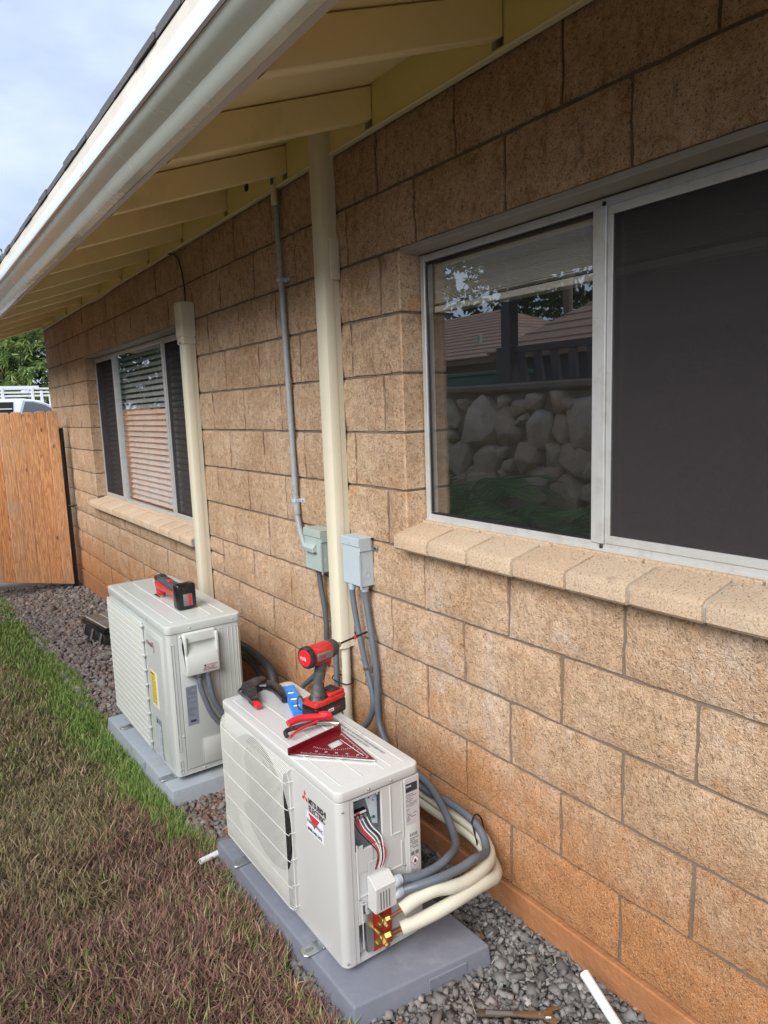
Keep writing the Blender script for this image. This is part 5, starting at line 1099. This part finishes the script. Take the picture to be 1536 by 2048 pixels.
# loose pipes and wrench
MB().add((lambda bm: bm)(bmesh.new())).bm.free()
def pvc(p, q, r, label):
    p = Vector(p); q = Vector(q); d = (q - p); mb = MB(); mb.lathe([(r, 0), (r, d.length), (r * .8, d.length), (r * .8, .004)][::-1], p, d, 20)
    bm = bmesh.new(); n = 20; dn = d.normalized(); a = dn.orthogonal().normalized(); b_ = dn.cross(a); rings = []
    for rr, t in ((r * .78, .06), (r * .78, 0), (r, 0), (r, d.length)): rings.append([bm.verts.new(p + dn * t + (a * math.cos(2 * math.pi * k / n) + b_ * math.sin(2 * math.pi * k / n)) * rr) for k in range(n)])
    for u, v in zip(rings, rings[1:]):
        for k in range(n): bm.faces.new((u[k], u[(k + 1) % n], v[(k + 1) % n], v[k]))
    mb.bm.free(); mb.bm = bmesh.new(); mb.add(bm); return mb.build('pvc_pipe', 'pvc', shade=40, label=label, cat='pipe')
pvc((-.088, .245, -.012), (-.16, -.05, -.10), .0135, 'white PVC pipe with an open end lying in the gravel near the wall')
pvc((-.715, 1.445, -.076), (-.60, 1.462, -.078), .011, 'short white PVC pipe end poking out from under the near pad')
wr = root('adjustable_wrench', 'chrome adjustable wrench half buried in the gravel', 'wrench', (-.26, .30, -.088), math.atan2(-.113, .136))
MB().prism([(-.125, -.012), (-.118, .012), (-.02, .010), (.05, .013), (.06, .022), (.085, .030), (.10, .022), (.075, .012), (.072, -.004), (.09, -.018), (.075, -.03), (.055, -.024), (.045, -.013), (-.02, -.010)], 2, 0, .010, bev=.002, seg=2).build('handle', 'steel', wr, 30)
MB().box(.052, .070, -.012, .004, .008, .014, .002).build('adjusting_screw', 'steel', wr)
MB().prism([(-.1, -.006), (-.1, .006), (-.03, .005), (-.03, -.005)], 2, .0101, .0108).build('handle_recess', 'printgrey', wr)

# ------------------------------------------------------------------ gate
gt = root('wooden_gate', 'cedar board gate standing near the far end of the wall', 'gate', (-.1, 6.6, -.15)); B = Wd(gt)
xr = -.098; i = 0
while xr > -1.75:
    w = .1015 + random.uniform(-.004, .005); yy = 6.6 + random.uniform(-.002, .002); zb = -.135 + (-.098 - xr) * .20; zbl = zb + .1015 * .20; zt = 1.585 + random.uniform(-.006, .004); xl = xr - w
    c = .022
    poly_ = [(xl + .001, zbl), (xr - .001, zb), (xr - .001, zt - c), (xr - .006, zt - .008), (xr - c, zt), (xl + c, zt), (xl + .006, zt - .008), (xl + .001, zt - c)]
    B(MB().prism([(z, x) for x, z in poly_], 1, yy, yy + .017, bev=.003), 'board', 'wood')
    for zn in (.16, .79, 1.39): B(MB().lathe([(.0028, 0), (.002, .0015)], ((xl + xr) / 2 + random.uniform(-.02, .02), yy, zn), (0, -1, 0), 6), 'nail_head', 'hingeblack'); xr = xl - .0005; i += 1
for z in (.12, .75, 1.35): B(MB().box(-1.75, -.11, 6.62, 6.655, z, z + .085, .003), 'rail', 'wood')
B(MB().box(-.104, -.055, 6.62, 6.67, -.2, 1.42, .003), 'gap_shade_post', 'hingeblack'); B(MB().box(-.097, -.08, 6.596, 6.62, .9, 1.3, .002), 'strike_plate', 'hingeblack')  # black post puts the shade of the gap by the wall into colour
B(MB().tube([(-.08, 6.60, .66), (-.05, 6.58, .655), (-.01, 6.575, .66)], .008, 8), 'latch_bolt', 'hingeblack')

# ------------------------------------------------------------------ truck beyond the gate (faces +x)
TY = 21.0; tx = 1.9
tk = root('work_truck', 'white work truck with ladder rack parked beyond the gate', 'truck', (tx, TY + 1, -.2)); B = Wd(tk)
B(MB().prism([(.55, -2.6), (.55, 2.55), (.9, 2.7), (1.25, 2.65), (1.35, 1.35), (1.35, 1.2), (1.66, .92), (1.66, -2.6)][::1] if False else [(.35, tx - 3.4), (.35, tx + 2.5), (1.1, tx + 2.55), (1.33, tx + 2.4), (1.40, tx + 1.25), (1.40, tx - 3.4)], 1, TY, TY + 1.95, bev=.05, seg=3), 'body', 'truck')
B(MB().prism([(1.405, tx + 1.2), (1.62, tx + .95), (1.88, tx + .52), (2.03, tx + .22), (2.09, tx - .2), (2.10, tx - 1.3), (1.405, tx - 1.3)], 1, TY + .1, TY + 1.85, bev=.04, seg=3), 'cab', 'truck')
B(MB().prism([(1.52, tx + .78), (1.72, tx + .62), (1.90, tx + .34), (1.985, tx + .05), (2.0, tx - .15), (1.52, tx - .32)], 1, TY + .088, TY + .096), 'side_window', 'glass_car', shade=0)
B(MB().prism([(1.48, tx + .84), (1.74, tx + .68), (1.93, tx + .38), (2.02, tx + .06), (2.035, tx - .2), (1.48, tx - .4)], 1, TY + .0965, TY + .0985), 'window_surround', 'greymetal')
B(MB().prism([(1.45, tx - .5), (2.0, tx - .45), (2.0, tx - 1.2), (1.45, tx - 1.2)], 1, TY + .09, TY + .099), 'side_opening', 'hingeblack'); B(MB().box(tx - 1.2, tx - .5, TY + .07, TY + .088, 1.80, 1.83), 'window_bar', 'rack')
B(MB().box(tx - 3.4, tx - 1.35, TY + .02, TY + 1.9, 1.40, 2.0, .03), 'service_body', 'truck')
for xx in (tx - 2.4, tx + 1.6):
    w_ = B(MB().cyl((xx, TY - .02, .15), (xx, TY + .22, .15), .38, 24), 'wheel', 'cable_b'); B(MB().cyl((xx, TY - .03, .15), (xx, TY, .15), .2, 18), 'rim', 'zinc', w_)
mb = MB()
for z in (2.14, 2.235, 2.335): mb.box(tx - 3.2, tx + .52, TY + .25, TY + .31, z, z + .05, .005)
for xx in (tx - 3.1, tx - 1.9, tx - .7, tx + .05, tx + .28, tx + .5): mb.box(xx, xx + .07, TY + .24, TY + .32, 1.95 if xx < tx + .1 else 1.7, 2.40 - max(0, xx - tx - .1) * .55, .005)
mb.box(tx - 3.1, tx - 3.04, TY + .3, TY + 1.7, 2.3, 2.36); mb.box(tx + .0, tx + .06, TY + .3, TY + 1.7, 2.3, 2.36)
B(mb, 'ladder_rack', 'rack'); 
mb = MB(); mb.box(tx - 2.6, tx + .3, TY + .5, TY + .54, 2.37, 2.45); mb.box(tx - 2.6, tx + .3, TY + .9, TY + .94, 2.37, 2.45)
for k in range(10): mb.box(tx - 2.5 + k * .3, tx - 2.46 + k * .3, TY + .54, TY + .9, 2.39, 2.43)
mb.build('ladder', 'rack', label='aluminium ladder lying on top of the truck rack', cat='ladder')

# ------------------------------------------------------------------ trees
def crown_mesh(name, par, c, rad, n, leaf_l, leaf_w, per, seed, tones, drop=.6, holes=0.):
    r = np.random.default_rng(seed); d = r.normal(size=(n, 3)); d /= np.linalg.norm(d, axis=1)[:, None]; rr = (r.uniform(.25, 1, n)) ** .45
    lump = np.array([1 + .22 * noise.noise(Vector(v) * 2.2 + Vector((seed, 0, 0))) + .12 * noise.noise(Vector(v) * 5) for v in d]); p = d * (rr * lump)[:, None] * np.array(rad) + np.array(c)
    if holes: k = np.array([noise.noise(Vector(v) * .55 + Vector((seed, 3, 1))) for v in p]) > holes; p = p[k]; d = d[k]; n = len(p)
    m = n * per; P = np.repeat(p, per, 0); D = np.repeat(d, per, 0); az = r.uniform(0, 2 * np.pi, m); o = np.stack([np.cos(az), np.sin(az), r.uniform(-drop - .5, .35, m)], 1) + D * .5; o /= np.linalg.norm(o, axis=1)[:, None]
    L_ = leaf_l * r.uniform(.6, 1.25, m)[:, None]; s = np.cross(o, r.normal(size=(m, 3))); s /= np.linalg.norm(s, axis=1)[:, None]; s *= leaf_w / 2
    mid = P + o * L_ * .5; tip = P + o * L_ + np.array([0, 0, -1]) * L_ * .22
    V_ = np.stack([P, mid - s, tip, mid + s], 1).reshape(-1, 3); F_ = (np.arange(m) * 4)[:, None] + np.array([[0, 1, 2, 3]])
    t = np.repeat(r.random((n, 1)), per, 0) * .6 + r.random((m, 1)) * .4; C_ = np.array(tones[0]) * (1 - t) + np.array(tones[1]) * t; C_ *= r.uniform(.7, 1.2, (m, 1))
    return np_mesh(name, V_, F_, 'leaf', par, tone=np.repeat(C_, 4, 0))
def tree(label, x, y, h, rad, n, ll, lw, per, seed, tones, group=None, holes=0., trunk_h=None, limbs=6, gzv=-.2, cz=None):
    e = root('tree', label, 'tree', (x, y, gzv), 0, group); th = trunk_h or h * .5; r_ = random.Random(seed)
    pts = [(0, 0, 0), (r_.uniform(-.2, .2), r_.uniform(-.2, .2), th * .5), (r_.uniform(-.3, .3), r_.uniform(-.3, .3), th)]
    mb = MB(); 
    for a, b, ra, rb in ((0, 1, h * .045, h * .036), (1, 2, h * .036, h * .028)): mb.cyl(pts[a], pts[b], ra, 10, rb)
    for k in range(limbs):
        a = 2 * math.pi * k / limbs + r_.uniform(-.3, .3); q = Vector(pts[2]); s = Vector((math.cos(a) * rad[0] * .6, math.sin(a) * rad[1] * .6, r_.uniform(.15, .55) * rad[2])); m_ = q + s * .5 + Vector((0, 0, rad[2] * .15))
        mb.cyl(q, m_, h * .018, 7, h * .012); mb.cyl(m_, q + s, h * .012, 6, h * .004)
        for j in range(2): mb.cyl(m_, m_ + s * .35 + Vector((r_.uniform(-1, 1), r_.uniform(-1, 1), r_.uniform(0, 1))) * rad[0] * .25, h * .008, 5, h * .002)
    mb.build('trunk', 'bark', e, 60)
    crown_mesh('crown', e, (0, 0, cz or h - rad[2]), rad, n, ll, lw, per, seed, tones, holes=holes); return e
GA = ((.07, .13, .03), (.24, .33, .09)); GD = ((.018, .045, .022), (.06, .12, .04)); GB = ((.03, .05, .02), (.075, .11, .035))
tree('bright green long leaved tree behind the truck, nearest the wall', 4.1, 27.0, 7.5, (2.6, 2.4, 3.3), 1500, .30, .055, 9, 3, GA, 'trees beyond the gate', cz=3.9)
tree('dark leaved tree at the left behind the truck', 1.2, 29.5, 8.2, (3.0, 2.4, 3.8), 1500, .32, .06, 8, 11, GD, 'trees beyond the gate', cz=4.2)  # darker leaf tones than the tree beside it
tree('yellow green tree with bare twigs above the truck', 2.6, 31, 8.6, (2.8, 2.2, 2.2), 700, .28, .05, 8, 21, ((.12, .16, .05), (.32, .36, .13)), 'trees beyond the gate', cz=6.0)
MB().prism([(2.0, 6.3), (2.0, 9.2), (3.0, 7.4)], 1, 33, 37).build('x', 'white').name = 'neighbour_gable'
bpy.data.objects['neighbour_gable']['label'] = 'small pale gable of a house beyond the trees'; bpy.data.objects['neighbour_gable']['category'] = 'house'

# ------------------------------------------------------------------ the yard opposite (seen in the window glass)
rw = root('rock_wall', 'tall mortared lava rock retaining wall across the side yard', 'retaining wall', (-3.75, 4.5, -.1)); B = Wd(rw)
B(MB().box(-4.1, -3.60, -3.0, 11, -.3, 1.62), 'mortar_core', 'rock_mortar'); B(MB().box(-4.12, -3.52, -3.0, 11, 1.62, 1.70, .02), 'wall_cap', 'rock_mortar')
rvar = []
for k in range(10):
    bm = bmesh.new(); rr_ = random.Random(k)
    for q in range(22):
        v = Vector((rr_.gauss(0, 1), rr_.gauss(0, 1), rr_.gauss(0, 1))).normalized(); m = max(abs(v.x), abs(v.y), abs(v.z)); bm.verts.new(v / (m ** .75) * rr_.uniform(.88, 1.08))
    hull = bmesh.ops.convex_hull(bm, input=bm.verts); bmesh.ops.delete(bm, geom=[g for g in hull['geom_interior'] if isinstance(g, bmesh.types.BMVert)], context='VERTS')
    bmesh.ops.bevel(bm, geom=list(bm.edges), offset=.06, segments=2, affect='EDGES', profile=.6)
    bmesh.ops.triangulate(bm, faces=bm.faces)
    for v in bm.verts: v.co *= 1 + .07 * noise.noise(v.co * 3 + Vector((k * 5, 0, 0)))
    me = bpy.data.meshes.new('rock'); bm.to_mesh(me); bm.free(); me.materials.append(M['rock']); me.polygons.foreach_set('use_smooth', [True] * len(me.polygons)); rvar.append(me)
placed = []; rk = random.Random(12)
for r_, tries in ((.27, 60), (.20, 260), (.15, 500), (.11, 900), (.075, 1500)):
    for q in range(tries):
        if len(placed) >= 295: break
        rad = r_ * rk.uniform(.85, 1.15); y = rk.uniform(.6, 9.4); z = rk.uniform(-.1 + rad * .4, 1.60 - rad * .8)
        if all((y - a) ** 2 + (z - b) ** 2 > (.76 * (rad + c)) ** 2 for a, b, c in placed): placed.append((y, z, rad))
for (y, z, rad) in placed:
    o = bpy.data.objects.new('rock', rk.choice(rvar)); COL.objects.link(o); o.parent = rw; asp = rk.uniform(.86, 1.2)
    o.location = Vector((-3.61 + rk.uniform(-.02, .02), y, z)) - rw.location; o.scale = (.10 + rad * .22, rad * 1.06 * asp, rad * 1.06 / asp); o.rotation_euler = (rk.uniform(-.6, .6), rk.uniform(-.15, .15), rk.uniform(-.15, .15))
# palms in front of it
def palm(label, x, y, n, seed, h=1.0):
    e = root('areca_palm', label, 'palm', (x, y, float(gz(x, y))), 0, 'young palms at the foot of the rock wall'); r_ = random.Random(seed); V_ = []; F_ = []; C_ = []; st = MB()
    for k in range(n):
        a = r_.uniform(0, 2 * math.pi); el = r_.uniform(.7, 1.3); L_ = h * r_.uniform(.65, 1.15); prev = Vector((r_.uniform(-.05, .05), r_.uniform(-.05, .05), 0)); pts = [prev]
        for j in range(12):
            ee = el - 1.6 * (j / 12) ** 1.6; prev = prev + Vector((math.cos(a) * math.cos(ee), math.sin(a) * math.cos(ee), math.sin(ee))) * L_ / 12; pts.append(prev)
        st.tube([tuple(p) for p in pts[::3]], .006, 5, step=.1)
        for j in range(3, 12):
            for q in range(2):
                p = pts[j].lerp(pts[j + 1] if j < 12 else pts[j], q / 2) if j < 12 else pts[j]; t = (pts[min(j + 1, 12)] - pts[j - 1]).normalized(); sd_ = t.cross(Vector((0, 0, 1))).normalized()
                for s_ in (-1, 1):
                    l = .30 * h * (1 - ((j - 6) / 9) ** 2); tip = p + (sd_ * s_ * .8 + t * .6 + Vector((0, 0, -.25))).normalized() * l; w = Vector((0, 0, .008)); i0 = len(V_); m_ = p.lerp(tip, .4)
                    V_ += [tuple(p), tuple(m_ - w), tuple(tip), tuple(m_ + w)]; F_.append((i0, i0 + 1, i0 + 2, i0 + 3)); g = r_.uniform(.6, 1.3); C_ += [(.17 * g, .36 * g, .13 * g)] * 4
    st.build('stem', 'greenpaint', e, 60); np_mesh('frond', V_, F_, 'leaf', e, tone=np.array(C_)); return e
for i, (x, y, h, lab) in enumerate(((-3.0, 2.2, 1.2, 'southmost palm at the foot of the rock wall'), (-3.05, 3.2, 1.25, 'palm before the middle of the rock wall reflection'), (-2.9, 3.9, .95, 'low palm in front of the rock wall'), (-3.1, 4.7, 1.45, 'tallest palm by the rock wall'), (-2.8, 5.4, .9, 'short palm further along the rock wall'), (-3.1, 6.2, 1.3, 'palm near the far end of the rock wall'), (-2.7, 2.9, .8, 'small palm nearest the window'), (-3.0, 7.2, 1.1, 'palm closest to the gate along the rock wall'))):
    palm(lab, x, y, 13, i + 40, h * 1.15)
# lanai of the neighbour on top of the wall
ln = root('lanai', 'dark painted neighbour lanai with posts and slatted railing above the rock wall', 'porch', (-5.5, 4.5, 1.6)); B = Wd(ln)
B(MB().box(-9, -4.0, 1.0, 11, 1.5, 1.62), 'floor', 'lanai')
for y in (1.9, 4.92, 8.2):
    B(MB().box(-4.26, -4.12, y, y + .14, 1.62, 3.0, .005), 'post', 'lanai'); B(MB().box(-4.30, -4.08, y - .04, y + .18, 1.62, 2.12, .005), 'post_base', 'lanai'); B(MB().box(-4.28, -4.10, y - .02, y + .16, 2.72, 2.78), 'post_collar', 'lanai')
B(MB().box(-4.3, -4.1, .6, 5.3, 2.84, 3.05), 'beam', 'lanai'); B(MB().prism([(3.05, -3.9), (3.13, -3.9), (3.55, -8), (3.46, -8)], 1, .6, 5.4), 'roof', 'lanai')
B(MB().box(-4.22, -4.14, 2.05, 4.88, 2.05, 2.12), 'rail', 'lanai')
for k in range(12):
    y = 2.2 + k * .225; B(MB().prism([(y, 1.66), (y + .09, 1.66), (y + .09 + .03 * (k - 6) * .6, 2.05), (y + .03 * (k - 6) * .6, 2.05)], 0, -4.2, -4.16), 'baluster', 'lanai')
B(MB().box(-4.22, -4.14, 2.05, 4.88, 1.63, 1.68), 'rail', 'lanai')
MB().box(-4.9, -4.5, 5.35, 7.2, 1.60, 1.85, .01).box(-4.92, -4.48, 5.3, 7.25, 1.85, 1.90, .01).build('green_bench', 'greenpaint', label='dark green bench box beyond the rock wall', cat='bench')
# brown roofs
def roofh(label, x0, x1, y0, y1, ze, zr, wall):
    e = root('neighbour_house', label, 'house', ((x0 + x1) / 2, (y0 + y1) / 2, 0), 0, 'brown roofed houses over the rock wall'); B = Wd(e); xm = (x0 + x1) / 2; ym = (y0 + y1) / 2; hp = min(abs(x1 - x0), abs(y1 - y0)) / 2
    B(MB().box(x0 + .4, x1 - .4, y0 + .4, y1 - .4, -.2, ze - .1), 'wall', wall)
    n = 14
    for k in range(n):                                    # each shingle course is a step of its own
        t0 = k / n; t1 = (k + 1) / n; mb = MB(); ins0 = hp * t0; ins1 = hp * t1; za = ze + (zr - ze) * t0; zb = ze + (zr - ze) * t1
        bm = bmesh.new(); o = [bm.verts.new(p) for p in ((x0 + ins0, y0 + ins0, za + .02), (x1 - ins0, y0 + ins0, za + .02), (x1 - ins0, y1 - ins0, za + .02), (x0 + ins0, y1 - ins0, za + .02))]; q = [bm.verts.new(p) for p in ((x0 + ins1, y0 + ins1, zb), (x1 - ins1, y0 + ins1, zb), (x1 - ins1, y1 - ins1, zb), (x0 + ins1, y1 - ins1, zb))]; u = [bm.verts.new((v.co.x, v.co.y, za - .02)) for v in o]
        for i in range(4): bm.faces.new((o[i], o[(i + 1) % 4], q[(i + 1) % 4], q[i])); bm.faces.new((u[i], u[(i + 1) % 4], o[(i + 1) % 4], o[i]))
        B(mb.add(bm), 'roof_course', 'roof_brown', shade=0)
    B(MB().box(x0 + .03, x1 - .03, y0 + .03, y1 - .03, ze - .16, ze - .03), 'fascia', 'lanai_wood'); return B
roofh('lower brown shingled house roof, left in the glass reflection', -20, -11.5, 12.6, 24, 2.72, 4.6, 'lanai_wood')
roofh('higher brown shingled house roof rising right in the glass reflection', -17, -9.0, 1.0, 10.5, 2.55, 5.0, 'lanai')
MB().cyl((-12.6, 14.6, 3.0), (-12.6, 14.6, 3.45), .05, 10).build('roof_vent_pipe', 'zinc', label='small metal vent pipe on the lower brown roof', cat='vent pipe')
MB().cyl((-16, 14.3, -.2), (-16, 14.3, 9), .14, 10).build('utility_pole', 'bark', label='tall wooden utility pole behind the brown roofs', cat='pole')
for i, (x, y, h, r_, lab) in enumerate(((-24, 27, 9.5, 4.6, 'spreading dark monkeypod tree, leftmost behind the brown roofs'), (-26, 21, 10.5, 4.8, 'broad tree behind the gap between the brown roofs'), (-24, 14.5, 10, 4.5, 'dense tree above the higher brown roof'), (-26, 8, 9, 4.2, 'tree behind the right end of the brown roofs'), (-22, 34, 10, 4.5, 'tree far to the left behind the brown roofs'), (-20, 0, 8, 3.8, 'tree behind the lanai end'))):
    tree(lab, x, y, h, (r_, r_, 2.9), 1100, .34, .2, 7, 60 + i, GB, 'trees behind the brown roofs', holes=-.18, cz=h - 2.6)
tree('bushy dark tree past the gate on the left side yard', -4.2, 15.5, 5.0, (2.4, 2.2, 2.4), 1100, .26, .07, 8, 97, GD, cz=2.5)
tree('rounded green tree further past the gate on the left', -7.5, 21, 6.0, (3.0, 2.6, 2.8), 1000, .3, .08, 8, 98, GB, cz=3.2)
tree('leafy tree overhanging the far end of the rock wall', -6.5, 12.5, 5.2, (1.6, 1.6, 1.6), 500, .25, .06, 8, 91, GA, cz=3.6)

# small litter
mb = MB(); rl = random.Random(5)
for k in range(70):
    y = rl.choice((rl.uniform(-.30, .05), rl.uniform(.02, .45), rl.uniform(-.35, .9))); x = rl.uniform(-.04, .058); z = 1.018 + .0597 + (x + .045) * .2196 + .0006
    a = rl.uniform(0, 3.14); l = rl.uniform(.0015, .0045); mb.obox((x, y, z), l, l * .45, .0012, Euler((0, R(-12), a)).to_matrix())
mb.build('sill_debris', 'bark', shade=0, label='scattered dark flakes of dead leaf on the near window sill', cat='debris', kind='stuff')
mb = MB()
for k in range(46):
    y = rl.uniform(-.1, 5.5) if k % 3 else rl.uniform(.0, .9); x = rl.uniform(-.62, -.03); z = float(gz(x, y)) + .017; a = rl.uniform(0, 6.28); l = rl.uniform(.03, .09); d = Vector((math.cos(a), math.sin(a), rl.uniform(-.1, .15))) * l / 2; c = Vector((x, y, z))
    mb.tube([c - d, c + Vector((0, 0, .004)), c + d], .0008, 4, step=.02)
mb.build('dry_stems', 'cable', shade=0, label='thin dry grass stems strewn over the gravel', cat='debris', kind='stuff')
